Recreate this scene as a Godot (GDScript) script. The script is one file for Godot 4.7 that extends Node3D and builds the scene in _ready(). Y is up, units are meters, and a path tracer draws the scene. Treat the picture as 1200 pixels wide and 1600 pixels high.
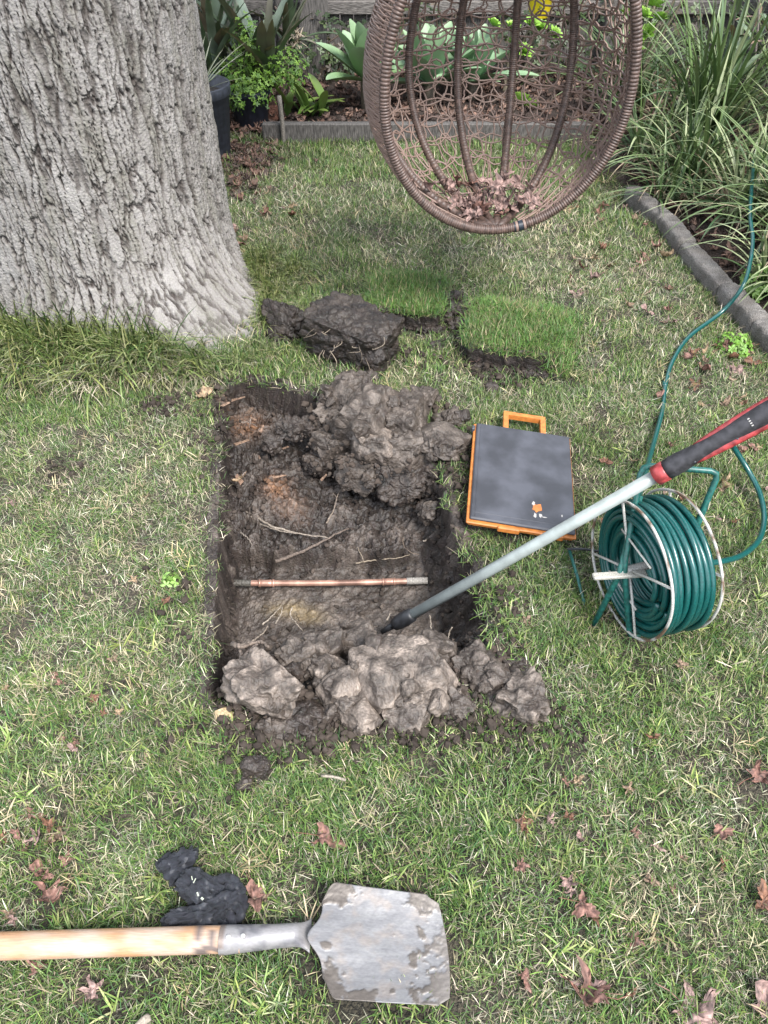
extends Node3D

# ---------------------------------------------------------------- shared tools
const FOV := 67.0
const EYE := Vector3(0, 1.8, 0)
const PITCH := 44.0
var M := {}
var T := {}
var lawn_noise := FastNoiseLite.new()
var rough_noise := FastNoiseLite.new()
var pit_poly := PackedVector2Array()
var bare := []          # [x, z, radius] discs where no grass grows

class Buf:
	var v := PackedVector3Array()
	var c := PackedColorArray()
	var ix := PackedInt32Array()
	func p(a: Vector3, col := Color.WHITE) -> int:
		v.append(a); c.append(col)
		return v.size() - 1
	func t(a: int, b: int, d: int) -> void:
		ix.append(a); ix.append(b); ix.append(d)
	func q(a: int, b: int, d: int, e: int) -> void:
		t(a, b, d); t(a, d, e)
	func mesh() -> ArrayMesh:
		var arr := []
		arr.resize(Mesh.ARRAY_MAX)
		arr[Mesh.ARRAY_VERTEX] = v
		arr[Mesh.ARRAY_COLOR] = c
		arr[Mesh.ARRAY_INDEX] = ix
		var st := SurfaceTool.new()
		st.create_from_arrays(arr)
		st.generate_normals()
		return st.commit()
	func flat() -> ArrayMesh:
		var st := SurfaceTool.new()
		st.begin(Mesh.PRIMITIVE_TRIANGLES)
		st.set_smooth_group(-1)
		for k in ix:
			st.set_color(c[k]); st.add_vertex(v[k])
		st.generate_normals()
		return st.commit()

func lin(r: float, g: float, b: float) -> Color:
	return Color(r, g, b).linear_to_srgb()

func ntex(called: String, type: int, freq: float, lo: float, hi: float, oct := 4, sd := 1, size := 512) -> NoiseTexture2D:
	if T.has(called):
		return T[called]
	var n := FastNoiseLite.new()
	n.noise_type = type
	n.frequency = freq
	n.seed = sd
	n.fractal_octaves = oct
	if type == FastNoiseLite.TYPE_CELLULAR:
		n.cellular_return_type = FastNoiseLite.RETURN_DISTANCE
	var t := NoiseTexture2D.new()
	t.width = size; t.height = size
	t.seamless = true
	t.noise = n
	var g := Gradient.new()
	g.set_color(0, Color(lo, lo, lo)); g.set_color(1, Color(hi, hi, hi))
	g.set_offset(0, 0.2); g.set_offset(1, 0.8)
	t.color_ramp = g
	T[called] = t
	return t

# albedo is given as a linear, real-world base colour
func mat(called: String, r: float, g: float, b: float, rough := 0.8, o := {}) -> StandardMaterial3D:
	if M.has(called):
		return M[called]
	var m := StandardMaterial3D.new()
	m.resource_name = called
	m.albedo_color = lin(r, g, b)
	m.roughness = rough
	m.vertex_color_use_as_albedo = true
	if o.has("tex"):
		m.albedo_texture = o.tex
	if o.has("bump"):
		m.heightmap_enabled = true
		m.heightmap_texture = o.bump
		m.heightmap_scale = o.get("depth", 0.3)
	if o.has("tex") or o.has("bump"):
		m.uv1_triplanar = true
		var s: float = o.get("scale", 4.0)
		m.uv1_scale = o.get("scale3", Vector3(s, s, s))
	if o.has("back"):
		m.backlight_enabled = true
		m.backlight = o.back
	if o.has("metal"):
		m.metallic = o.metal
	if o.has("spec"):
		m.metallic_specular = o.spec
	if o.has("coat"):
		m.clearcoat_enabled = true
		m.clearcoat = o.coat
		m.clearcoat_roughness = 0.3
	M[called] = m
	return m

func obj(called: String, mesh: Mesh, m: Material, parent: Node = self, at := Vector3.ZERO) -> MeshInstance3D:
	var o := MeshInstance3D.new()
	o.name = called
	o.mesh = mesh
	o.material_override = m
	o.position = at
	parent.add_child(o, true)
	return o

func numbered(called: String) -> String:
	if not has_node(called):
		return called
	var k := 1
	while has_node("%s_%03d" % [called, k]):
		k += 1
	return "%s_%03d" % [called, k]

func tag(o: Node, label: String, category: String, group := "", kind := "") -> Node:
	if label: o.set_meta("label", label)
	if category: o.set_meta("category", category)
	if group: o.set_meta("group", group)
	if kind: o.set_meta("kind", kind)
	return o

func thing(called: String, label: String, category: String, at := Vector3.ZERO, group := "") -> Node3D:
	var o := Node3D.new()
	o.name = numbered(called)
	add_child(o)
	o.position = at
	tag(o, label, category, group)
	return o

func single(called: String, mesh: Mesh, m: Material, label: String, category: String, at := Vector3.ZERO, group := "", kind := "") -> MeshInstance3D:
	var o := MeshInstance3D.new()
	o.name = numbered(called)
	o.mesh = mesh
	o.material_override = m
	o.position = at
	add_child(o)
	tag(o, label, category, group, kind)
	return o

func rng(sd: int) -> RandomNumberGenerator:
	var r := RandomNumberGenerator.new()
	r.seed = sd
	return r

func noise(type: int, freq: float, sd: int, oct := 3) -> FastNoiseLite:
	var n := FastNoiseLite.new()
	n.noise_type = type
	n.frequency = freq
	n.seed = sd
	n.fractal_octaves = oct
	if oct <= 1:
		n.fractal_type = FastNoiseLite.FRACTAL_NONE
	return n

# measured points of the place: where the sight line through a spot meets a level h, or lies at a depth
func sight(px: float, py: float) -> Vector3:
	var f := 800.0 / tan(deg_to_rad(FOV * 0.5))
	var a := (px - 600.0) / f
	var b := (800.0 - py) / f
	var s := sin(deg_to_rad(PITCH))
	var c := cos(deg_to_rad(PITCH))
	return Vector3(a, -s + b * c, -c - b * s)
func gp(px: float, py: float, h := 0.0) -> Vector3:
	var d := sight(px, py)
	return EYE + d * ((h - EYE.y) / d.y)
func zp(px: float, py: float, z: float) -> Vector3:
	var d := sight(px, py)
	return EYE + d * (z / d.z)

func tube(b: Buf, pts: PackedVector3Array, rad, sides := 8, col := Color.WHITE, closed := false, caps := true) -> void:
	var n := pts.size()
	var t0 := (pts[1] - pts[0]).normalized()
	var nn := t0.cross(Vector3.UP)
	if nn.length() < 0.1:
		nn = t0.cross(Vector3.RIGHT)
	nn = nn.normalized()
	var first := b.v.size()
	for k in n:
		var tt: Vector3
		if closed:
			tt = (pts[(k + 1) % n] - pts[(k + n - 1) % n]).normalized()
		elif k == 0:
			tt = t0
		elif k == n - 1:
			tt = (pts[k] - pts[k - 1]).normalized()
		else:
			tt = (pts[k + 1] - pts[k - 1]).normalized()
		nn = (nn - tt * nn.dot(tt)).normalized()
		var bb := tt.cross(nn)
		var r: float = rad if rad is float else rad[k]
		for s in sides:
			var a := TAU * s / sides
			b.v.append(pts[k] + (nn * cos(a) + bb * sin(a)) * r)
			b.c.append(col)
	var rings := n if closed else n - 1
	for k in rings:
		var r0 := first + k * sides
		var r1 := first + ((k + 1) % n) * sides
		for s in sides:
			var s1 := (s + 1) % sides
			b.q(r0 + s, r1 + s, r1 + s1, r0 + s1)
	if caps and not closed:
		var c0 := b.p(pts[0], col)
		var c1 := b.p(pts[n - 1], col)
		var e := first + (n - 1) * sides
		for s in sides:
			var s1 := (s + 1) % sides
			b.t(c0, first + s, first + s1)
			b.t(c1, e + s1, e + s)

func path(ctrl: Array, n: int) -> PackedVector3Array:
	var cv := Curve3D.new()
	for k in ctrl.size():
		var a: Vector3 = ctrl[maxi(k - 1, 0)]
		var d: Vector3 = ctrl[mini(k + 1, ctrl.size() - 1)]
		var h := (d - a) / 6.0
		cv.add_point(ctrl[k], -h, h)
	var out := PackedVector3Array()
	cv.bake_interval = 0.01
	var L := cv.get_baked_length()
	for k in n:
		out.append(cv.sample_baked(L * k / (n - 1), true))
	return out

# box with chamfered edges; x, y, z axes as a basis
func cbox(b: Buf, at: Vector3, size: Vector3, ch := 0.004, basis := Basis.IDENTITY, col := Color.WHITE) -> void:
	var h := size * 0.5
	var id := {}
	for sx in [-1, 1]:
		for sy in [-1, 1]:
			for sz in [-1, 1]:
				for ax in 3:
					var q := Vector3(sx * (h.x - ch), sy * (h.y - ch), sz * (h.z - ch))
					q[ax] = [sx, sy, sz][ax] * h[ax]
					id[[sx, sy, sz, ax]] = b.p(at + basis * q, col)
	var orient := func(face: Array):
		var m := Vector3.ZERO
		for k in face: m += b.v[k]
		m /= face.size()
		var n: Vector3 = (b.v[face[2]] - b.v[face[0]]).cross(b.v[face[1]] - b.v[face[0]])
		if n.dot(m - at) < 0: face.reverse()
		for k in face.size() - 2: b.t(face[0], face[k + 1], face[k + 2])
	for ax in 3:
		var u := (ax + 1) % 3
		var w := (ax + 2) % 3
		for s in [-1, 1]:
			var f := []
			for d in [[-1, -1], [1, -1], [1, 1], [-1, 1]]:
				var k := [0, 0, 0]
				k[ax] = s; k[u] = d[0]; k[w] = d[1]
				f.append(id[[k[0], k[1], k[2], ax]])
			orient.call(f)
		for su in [-1, 1]:
			for sw in [-1, 1]:
				var f := []
				for e in [[-1, u], [-1, w], [1, w], [1, u]]:
					var k := [0, 0, 0]
					k[ax] = e[0]; k[u] = su; k[w] = sw
					f.append(id[[k[0], k[1], k[2], e[1]]])
				orient.call(f)
	for sx in [-1, 1]:
		for sy in [-1, 1]:
			for sz in [-1, 1]:
				orient.call([id[[sx, sy, sz, 0]], id[[sx, sy, sz, 1]], id[[sx, sy, sz, 2]]])

# how torn earth stands out from its mean surface at p, in metres per unit of roughness; also how deep in a crevice
var torn_cell: FastNoiseLite
var torn_bits: FastNoiseLite
var torn_soft: FastNoiseLite
var torn_scale := 1.0      # under 1 for sticky clay, which tears in larger, smoother faces
func torn(p: Vector3) -> Vector2:
	if torn_cell == null:
		torn_cell = noise(FastNoiseLite.TYPE_CELLULAR, 1.0 / 0.042, 91, 1)
		torn_cell.cellular_return_type = FastNoiseLite.RETURN_DISTANCE2_SUB
		torn_bits = noise(FastNoiseLite.TYPE_CELLULAR, 1.0 / 0.017, 92, 2)
		torn_bits.cellular_return_type = FastNoiseLite.RETURN_DISTANCE
		torn_soft = noise(FastNoiseLite.TYPE_SIMPLEX_SMOOTH, 1.0 / 0.055, 93, 4)
	var w := torn_soft.get_noise_3dv(p)
	var q := p + Vector3(w, torn_soft.get_noise_3dv(p + Vector3(3, 1, 2)), -w) * 0.022
	var plate := smoothstep(0.0, 0.5, torn_cell.get_noise_3dv(q) + 1.0)
	var bits := torn_bits.get_noise_3dv(q)
	var ridge := 1.0 - 2.2 * absf(w)
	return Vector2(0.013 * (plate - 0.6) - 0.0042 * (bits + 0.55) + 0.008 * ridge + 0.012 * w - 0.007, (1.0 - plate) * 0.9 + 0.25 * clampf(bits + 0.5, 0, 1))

# a lump: ellipsoid or rounded block, cut by a few flat spade faces, torn and crumbly
func lump(sd: int, r: Vector3, n: int, boxy: float, cuts: int, crumble: float, tint: Callable) -> Buf:
	var b := Buf.new()
	var g := rng(sd)
	var R := (r.x + r.y + r.z) / 3.0
	var big := noise(FastNoiseLite.TYPE_SIMPLEX_SMOOTH, 0.9 / R, sd, 3)
	var planes := []
	for k in cuts:
		var d := Vector3(g.randf_range(-1, 1), g.randf_range(-0.4, 1), g.randf_range(-0.6, 1)).normalized()
		planes.append([d, g.randf_range(0.52, 0.8), g.randf_range(0.25, 0.9)])
	var shift := Vector3(g.randf(), g.randf(), g.randf()) * 3.0
	var axes := [[Vector3.RIGHT, Vector3.UP, Vector3.BACK], [Vector3.LEFT, Vector3.BACK, Vector3.UP], [Vector3.UP, Vector3.BACK, Vector3.RIGHT], [Vector3.DOWN, Vector3.RIGHT, Vector3.BACK], [Vector3.BACK, Vector3.RIGHT, Vector3.UP], [Vector3.FORWARD, Vector3.UP, Vector3.RIGHT]]
	for f in axes:
		var first := b.v.size()
		for i in n + 1:
			for j in n + 1:
				var cu: Vector3 = f[0] + f[1] * (-1.0 + 2.0 * i / n) + f[2] * (-1.0 + 2.0 * j / n)
				var d := cu.normalized()
				var q := d.lerp(cu * 0.82, boxy)
				var p := q * r
				p *= 1.0 + 0.28 * big.get_noise_3dv(p)
				var rough := 1.0
				for pl in planes:
					var s: float = p.dot(pl[0]) - pl[1] * R
					if s > 0:
						p -= pl[0] * s * 0.88
						rough = minf(rough, lerpf(1.0, pl[2], smoothstep(0.0, 0.01, s)))
				var cr := -0.5
				if crumble > 0.0:
					var tr := torn(p * torn_scale + shift)
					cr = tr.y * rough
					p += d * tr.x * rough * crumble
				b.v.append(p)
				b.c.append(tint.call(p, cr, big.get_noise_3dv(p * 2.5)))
		for i in n:
			for j in n:
				var a := first + i * (n + 1) + j
				b.q(a, a + 1, a + n + 2, a + n + 1)
	return b

# ---------------------------------------------------------------- the lawn and the pit
func pit_dist(x: float, z: float) -> float:          # metres inside the cut edge (negative outside)
	var q := Vector2(x, z)
	var best := 9.0
	for k in pit_poly.size():
		var c := Geometry2D.get_closest_point_to_segment(q, pit_poly[k], pit_poly[(k + 1) % pit_poly.size()])
		best = minf(best, c.distance_squared_to(q))
	best = sqrt(best)
	return best if Geometry2D.is_point_in_polygon(q, pit_poly) else -best

func bed_edge_x(z: float) -> float:                  # the right-hand border of the lawn
	return lerpf(1.33, 1.73, clampf((z + 4.9) / 2.2, 0, 1.3))

func lawn_h(x: float, z: float) -> float:
	var h := 0.022 * lawn_noise.get_noise_2d(x * 1.6, z * 1.6) + 0.008 * lawn_noise.get_noise_2d(x * 9.0, z * 9.0)
	h += 0.02 * exp(-pow(Vector2(x + 1.3, z + 3.1).length() / 0.75, 2.0))
	h += 0.05 * smoothstep(0.0, 0.25, x - bed_edge_x(z) - 0.05) + 0.05 * smoothstep(5.42, 5.6, -z)
	return h

func spots(x: float, z: float, list: Array) -> float:
	var s := 0.0
	for k in list:
		var dx: float = (x - k[0]) / k[2]
		var dz: float = (z - k[1]) / k[3]
		s += k[4] * exp(-dx * dx - dz * dz)
	return s

var dry_list := []
var lush_list := []
func dryness(x: float, z: float) -> float:           # 0 lush, 1 straw
	var d := 0.44 + 1.35 * lawn_noise.get_noise_2d(x * 5.5 + 31, z * 5.5) + 0.45 * lawn_noise.get_noise_2d(x * 17.0, z * 17.0 + 9)
	return d + 1.6 * spots(x, z, dry_list) - spots(x, z, lush_list)

func grid_axis(fine_a: float, fine_b: float, step: float, far_a: float, far_b: float) -> PackedFloat32Array:
	var out := PackedFloat32Array()
	for k in [1.0, 0.45, 0.18, 0.06]:
		out.append(lerpf(fine_a, far_a, k))
	var n := int(round((fine_b - fine_a) / step))
	for k in n + 1:
		out.append(fine_a + (fine_b - fine_a) * k / n)
	for k in [0.06, 0.18, 0.45, 1.0]:
		out.append(lerpf(fine_b, far_b, k))
	return out

func grid_faces(b: Buf, nx: int, nz: int) -> void:
	for i in nx - 1:
		for j in nz - 1:
			var a := i * nz + j
			b.t(a, a + nz, a + 1)
			b.t(a + nz, a + nz + 1, a + 1)

func build_ground() -> void:
	var xs := grid_axis(-3.4, 3.4, 0.026, -60, 60)
	var zs := grid_axis(-7.2, 0.8, 0.026, -70, 60)
	var b := Buf.new()
	for x in xs:
		for z in zs:
			var h := lawn_h(x, z)
			if x > -0.8 and x < 0.7 and z < -0.9 and z > -2.9 and pit_dist(x, z) > -0.012:
				h = -0.9
			b.v.append(Vector3(x, h, z))
			var d := clampf(dryness(x, z), 0, 1)
			var s := 0.5 + 0.5 * rough_noise.get_noise_2d(x * 30, z * 30)
			var col := Color(0.05, 0.042, 0.026).lerp(Color(0.13, 0.108, 0.075), d * s)
			if x > bed_edge_x(z) or z < -5.38:
				col = Color(0.05, 0.036, 0.028).lerp(Color(0.1, 0.065, 0.05), s)
			b.c.append(col)
	grid_faces(b, xs.size(), zs.size())
	single("ground", b.mesh(), M.ground, "flat ground of the back garden under the lawn and the beds", "ground", Vector3.ZERO, "", "structure")

func pit_floor(x: float, z: float) -> float:         # depth below the lawn, before the walls
	var e := 0.03 * lawn_noise.get_noise_2d(x * 7.0, z * 7.0 + 40)
	var d := 0.13
	d = lerpf(d, 0.18, smoothstep(-2.5, -2.1, z + e))
	d = lerpf(d, 0.215, smoothstep(-2.06, -1.98, z + e * 0.6))
	d = lerpf(d, 0.305, smoothstep(-1.9, -1.87, z + e * 0.7))
	d = lerpf(d, 0.16, smoothstep(-1.56, -1.36, z + e))
	d -= 0.05 * exp(-pow((x + 0.42) / 0.14, 2) - pow((z + 2.13) / 0.14, 2))
	d -= 0.04 * smoothstep(0.0, 0.3, x) * smoothstep(-1.5, -1.9, z)
	return d

var pit_buf: Buf
var pit_nz := 1
var pit_xs := PackedFloat32Array()
func pit_index(x: float, z: float) -> int:
	return clampi(pit_xs.bsearch(x), 0, pit_xs.size() - 1) * pit_nz + clampi(roundi((z + 2.86) / 0.0042), 0, pit_nz - 1)
func build_pit() -> void:
	var b := Buf.new()
	var x0 := -0.78; var z0 := -2.86; var st := 0.0042
	var nz := int(1.96 / st)
	var xs := PackedFloat32Array()
	var gx := x0
	while gx < 0.68:
		xs.append(gx)
		gx += 0.0018 if gx > -0.665 and gx < -0.44 else 0.0045
	var nx := xs.size()
	pit_xs = xs
	var mid := noise(FastNoiseLite.TYPE_SIMPLEX_SMOOTH, 1.0 / 0.13, 12, 3)
	var fine := noise(FastNoiseLite.TYPE_SIMPLEX_SMOOTH, 1.0 / 0.016, 13, 3)
	pit_buf = b
	pit_nz = nz
	for i in nx:
		for j in nz:
			var x := xs[i]
			var z := z0 + j * st
			var d := pit_dist(x + 0.012 * mid.get_noise_2d(x * 2.2, z * 2.2 + 7), z + 0.012 * mid.get_noise_2d(x * 2.2 + 50, z * 2.2)) if x > -0.25 else pit_dist(x + 0.004 * mid.get_noise_2d(x * 3, z * 3), z)
			var base := lawn_h(x, z)
			var w := lerpf(0.032, 0.13, smoothstep(0.0, 0.3, x))
			var k := clampf(d / w, 0, 1)
			k = 1.0 - pow(1.0 - k, 1.7)
			var fl := pit_floor(x, z)
			var tr := torn(Vector3(x, -fl * k, z))
			var fi := fine.get_noise_2d(x, z)
			var mi := mid.get_noise_2d(x, z)
			var loose := 1.0 - 0.72 * smoothstep(-1.92, -1.84, z) * smoothstep(-1.45, -1.56, z)
			var h := base + 0.004 - fl * k
			var on := smoothstep(-0.03, 0.02, d)
			h += on * (tr.x * lerpf(0.16, 1.15, loose) + loose * 0.02 * mi + 0.0035 * fi)
			if d < -0.035: h -= 0.03
			var steep := smoothstep(0.004, 0.02, d) * smoothstep(w, w * 0.6, d)
			var face := torn(Vector3(0.3, h * 0.8, z * 0.8)).x * 1.6 * steep if steep > 0.0 else 0.0
			b.v.append(Vector3(x + face * (1.0 if x < 0.0 else -1.0), h, z))
			# earth: black topsoil above, browner and greyer clay in the trench
			var top := Color(0.031, 0.0235, 0.0195).lerp(Color(0.068, 0.051, 0.042), clampf(0.5 + 0.9 * mi, 0, 1))
			var clay := Color(0.07, 0.055, 0.045).lerp(Color(0.155, 0.125, 0.105), clampf(0.5 + 1.3 * mi, 0, 1))
			clay = clay.lerp(Color(0.27, 0.2, 0.11), clampf(spots(x, z, [[-0.33, -1.69, 0.07, 0.03, 1.0], [-0.25, -1.66, 0.05, 0.03, 0.8]]), 0, 1))
			var cl := smoothstep(-1.95, -1.78, z + 0.12 * mi) * smoothstep(-0.02, 0.05, d - 0.03) * (1.0 - smoothstep(0.16, 0.24, x + 0.1 * mi))
			cl = maxf(cl, 0.6 * smoothstep(0.05, 0.4, mi))
			var rust := clampf(spots(x, z, [[-0.4, -2.13, 0.045, 0.06, 0.9], [-0.56, -2.5, 0.07, 0.07, 0.7], [-0.33, -2.05, 0.05, 0.05, 0.35]]) * (0.4 + 1.4 * maxf(0, fi + 0.3)), 0, 1)
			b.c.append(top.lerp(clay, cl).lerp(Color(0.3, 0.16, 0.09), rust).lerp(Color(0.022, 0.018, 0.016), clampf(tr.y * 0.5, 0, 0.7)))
	grid_faces(b, nx, nz)
	var pit := single("pit", b.mesh(), M.soil, "rectangular pit dug in the lawn with dark soil walls and clay floor", "pit", Vector3.ZERO, "", "structure")
	# torn roots sticking out of the cut soil
	var R := [
		[[[375, 795], [392, 802], [425, 822], [470, 834], [512, 840]], 0.0055, -0.17, Color(0.3, 0.25, 0.2), "long pale root lying across the pit"],
		[[[392, 806], [400, 815], [432, 828], [470, 834]], 0.0035, -0.17, Color(0.3, 0.25, 0.2), ""],
		[[[430, 877], [462, 866], [500, 848], [530, 832], [546, 826]], 0.007, -0.19, Color(0.16, 0.12, 0.095), "thick brown root slanting across the pit"],
		[[[510, 817], [522, 795], [528, 772], [545, 752]], 0.003, -0.15, Color(0.28, 0.22, 0.17), ""],
		[[[552, 840], [561, 860], [568, 876]], 0.003, -0.23, Color(0.3, 0.24, 0.18), ""],
		[[[556, 880], [590, 874], [630, 870], [650, 860]], 0.003, -0.25, Color(0.3, 0.24, 0.18), ""],
		[[[632, 830], [630, 850], [640, 862], [655, 866]], 0.0022, -0.2, Color(0.2, 0.15, 0.11), ""],
		[[[662, 846], [670, 842], [682, 840]], 0.003, -0.16, Color(0.32, 0.27, 0.22), ""],
		[[[376, 832], [388, 842], [394, 852]], 0.003, -0.16, Color(0.34, 0.29, 0.24), ""],
		[[[410, 976], [424, 964], [430, 958], [437, 950], [441, 950]], 0.003, -0.2, Color(0.38, 0.32, 0.26), ""],
		[[[430, 974], [438, 962], [442, 948]], 0.0028, -0.2, Color(0.38, 0.32, 0.26), ""],
		[[[456, 950], [454, 962], [466, 978], [474, 986]], 0.0026, -0.2, Color(0.36, 0.3, 0.24), ""],
		[[[365, 1010], [390, 1004], [410, 990], [418, 978]], 0.004, -0.1, Color(0.3, 0.24, 0.19), ""],
		[[[364, 1006], [378, 1010], [392, 1006], [408, 1003], [420, 1012]], 0.0075, 0.06, Color(0.2, 0.155, 0.125), "knotted root curling out of the front heap"],
		[[[366, 1052], [374, 1036], [388, 1018], [402, 1006]], 0.0065, 0.05, Color(0.18, 0.14, 0.115), ""],
		[[[374, 1010], [377, 1022], [372, 1036]], 0.005, 0.05, Color(0.18, 0.14, 0.115), ""],
		[[[540, 1006], [560, 996], [576, 984], [590, 978]], 0.0026, -0.1, Color(0.14, 0.11, 0.09), ""],
		[[[605, 968], [608, 962], [611, 957]], 0.003, -0.17, Color(0.36, 0.3, 0.24), ""],
		[[[672, 962], [673, 980], [672, 994]], 0.0028, -0.14, Color(0.36, 0.3, 0.24), ""],
		[[[706, 980], [702, 990], [700, 1000]], 0.0028, -0.1, Color(0.36, 0.3, 0.24), ""],
		[[[772, 1001], [782, 1013], [786, 1022]], 0.0024, 0.0, Color(0.36, 0.3, 0.24), ""],
		[[[488, 612], [476, 632], [490, 644]], 0.0028, -0.04, Color(0.34, 0.28, 0.22), ""],
		[[[374, 660], [388, 660], [402, 666]], 0.0025, -0.1, Color(0.3, 0.24, 0.2), ""],
		[[[392, 652], [390, 668]], 0.0025, -0.1, Color(0.3, 0.24, 0.2), ""],
		[[[384, 738], [372, 746], [364, 742]], 0.0026, -0.12, Color(0.26, 0.2, 0.17), ""],
		[[[520, 800], [526, 780], [520, 770]], 0.002, -0.14, Color(0.2, 0.16, 0.13), ""],
	]
	var g := rng(5)
	for r in R:
		var pts := []
		for k in r[0].size():
			var e: Vector3 = gp(r[0][k][0], r[0][k][1], r[2] + 0.012 * sin(k * 2.1 + r[0][0][0]))
			pts.append(e)
		var n: int = 6 + 4 * pts.size()
		var pp := path(pts, n)
		var rad := []
		for k in n:
			pp[k] += Vector3(g.randf_range(-1, 1), g.randf_range(-1, 1), g.randf_range(-1, 1)) * 0.0018
			rad.append(r[1] * (1.0 - 0.6 * k / n) * g.randf_range(0.85, 1.15))
		var rb := Buf.new()
		tube(rb, pp, rad, 6, r[3])
		var o := obj("root", rb.mesh(), M.root, pit)
		if r[4]: o.set_meta("label", r[4])

# ---------------------------------------------------------------- grass
func blade(b: Buf, at: Vector3, yaw: float, lean: float, bend: float, L: float, w: float, col: Color, segs := 3, tip := Color(0, 0, 0, 0)) -> void:
	var dir := Vector3(cos(yaw), 0, sin(yaw))
	var side := Vector3(-sin(yaw), 0, cos(yaw))
	var p := at
	var ang := lean
	var prev := -1
	for k in segs + 1:
		var f := float(k) / segs
		var cc := col if tip.a == 0 else col.lerp(tip, f * f)
		if k == segs:
			var e := b.p(p, cc)
			b.t(prev, prev + 1, e)
			break
		var ww := w * (0.75 + 0.5 * f) * (1.0 - f * f * 0.6) * 0.5
		var a := b.p(p - side * ww, cc)
		b.p(p + side * ww, cc)
		if prev >= 0:
			b.q(prev, prev + 1, a + 1, a)
		prev = a
		p += (Vector3.UP * cos(ang) + dir * sin(ang)) * (L / segs)
		ang += bend / segs

func turf(sd: int, n: int, rad: float, l0: float, l1: float, w: float, lean0: float, lean1: float, pal: Array, segs := 2) -> ArrayMesh:
	var b := Buf.new()
	var g := rng(sd)
	for k in n:
		var a := g.randf() * TAU
		var r := sqrt(g.randf()) * rad
		var col: Color = pal[g.randi() % pal.size()]
		col *= g.randf_range(0.6, 1.4)
		col.a = 1
		blade(b, Vector3(cos(a) * r, g.randf_range(-0.01, 0.004), sin(a) * r), g.randf() * TAU, g.randf_range(lean0, lean1), g.randf_range(0.1, 1.1), g.randf_range(l0, l1), w * g.randf_range(0.7, 1.3), col, segs)
	return b.mesh()

func rosette(sd: int, n: int, l0: float, l1: float, w: float, pal: Array) -> ArrayMesh:
	var b := Buf.new()
	var g := rng(sd)
	for k in n:
		var col: Color = pal[g.randi() % pal.size()]
		col *= g.randf_range(0.8, 1.2); col.a = 1
		var tip := col.lerp(Color(0.42, 0.38, 0.2), g.randf_range(0.0, 0.7)); tip.a = 1
		blade(b, Vector3(g.randf_range(-1, 1) * 0.012, 0.004, g.randf_range(-1, 1) * 0.012), TAU * k / n + g.randf_range(-0.6, 0.6), g.randf_range(0.5, 1.35), g.randf_range(0.1, 0.8), g.randf_range(l0, l1), w * g.randf_range(0.7, 1.25), col, 4, tip)
	return b.mesh()

func scatter(called: String, meshes: Array, m: Material, places: Array, parent: Node) -> void:
	# places: [x, y, z, scale, yaw, tilt, colour]; dealt out over the variants
	var lists := []
	for k in meshes.size(): lists.append([])
	for k in places.size():
		lists[k % meshes.size()].append(places[k])
	for k in meshes.size():
		if lists[k].is_empty(): continue
		var mm := MultiMesh.new()
		mm.transform_format = MultiMesh.TRANSFORM_3D
		mm.use_colors = true
		mm.mesh = meshes[k]
		mm.instance_count = lists[k].size()
		for i in lists[k].size():
			var q: Array = lists[k][i]
			var bs := Basis(Vector3.UP, q[4]) * Basis(Vector3.RIGHT, q[5])
			mm.set_instance_transform(i, Transform3D(bs.scaled(Vector3.ONE * q[3]), Vector3(q[0], q[1], q[2])))
			mm.set_instance_color(i, q[6])
		var o := MultiMeshInstance3D.new()
		o.name = called
		o.multimesh = mm
		o.material_override = m
		o.set_meta("kind", "stuff")
		parent.add_child(o, true)

func is_bare(x: float, z: float, margin := 0.0) -> bool:
	if x > -0.75 and x < 0.65 and z > -2.85 and z < -0.95 and pit_dist(x, z) > -0.03 - margin:
		return true
	for d in bare:
		var dx: float = x - d[0]
		var dz: float = z - d[1]
		if dx * dx + dz * dz < (d[2] + margin) * (d[2] + margin):
			return true
	return false

func tint(g: RandomNumberGenerator, s := 0.18) -> Color:
	var k := g.randf_range(1.0 - s, 1.0 + s)
	return Color(k * g.randf_range(0.9, 1.1), k, k * g.randf_range(0.85, 1.1))

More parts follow.
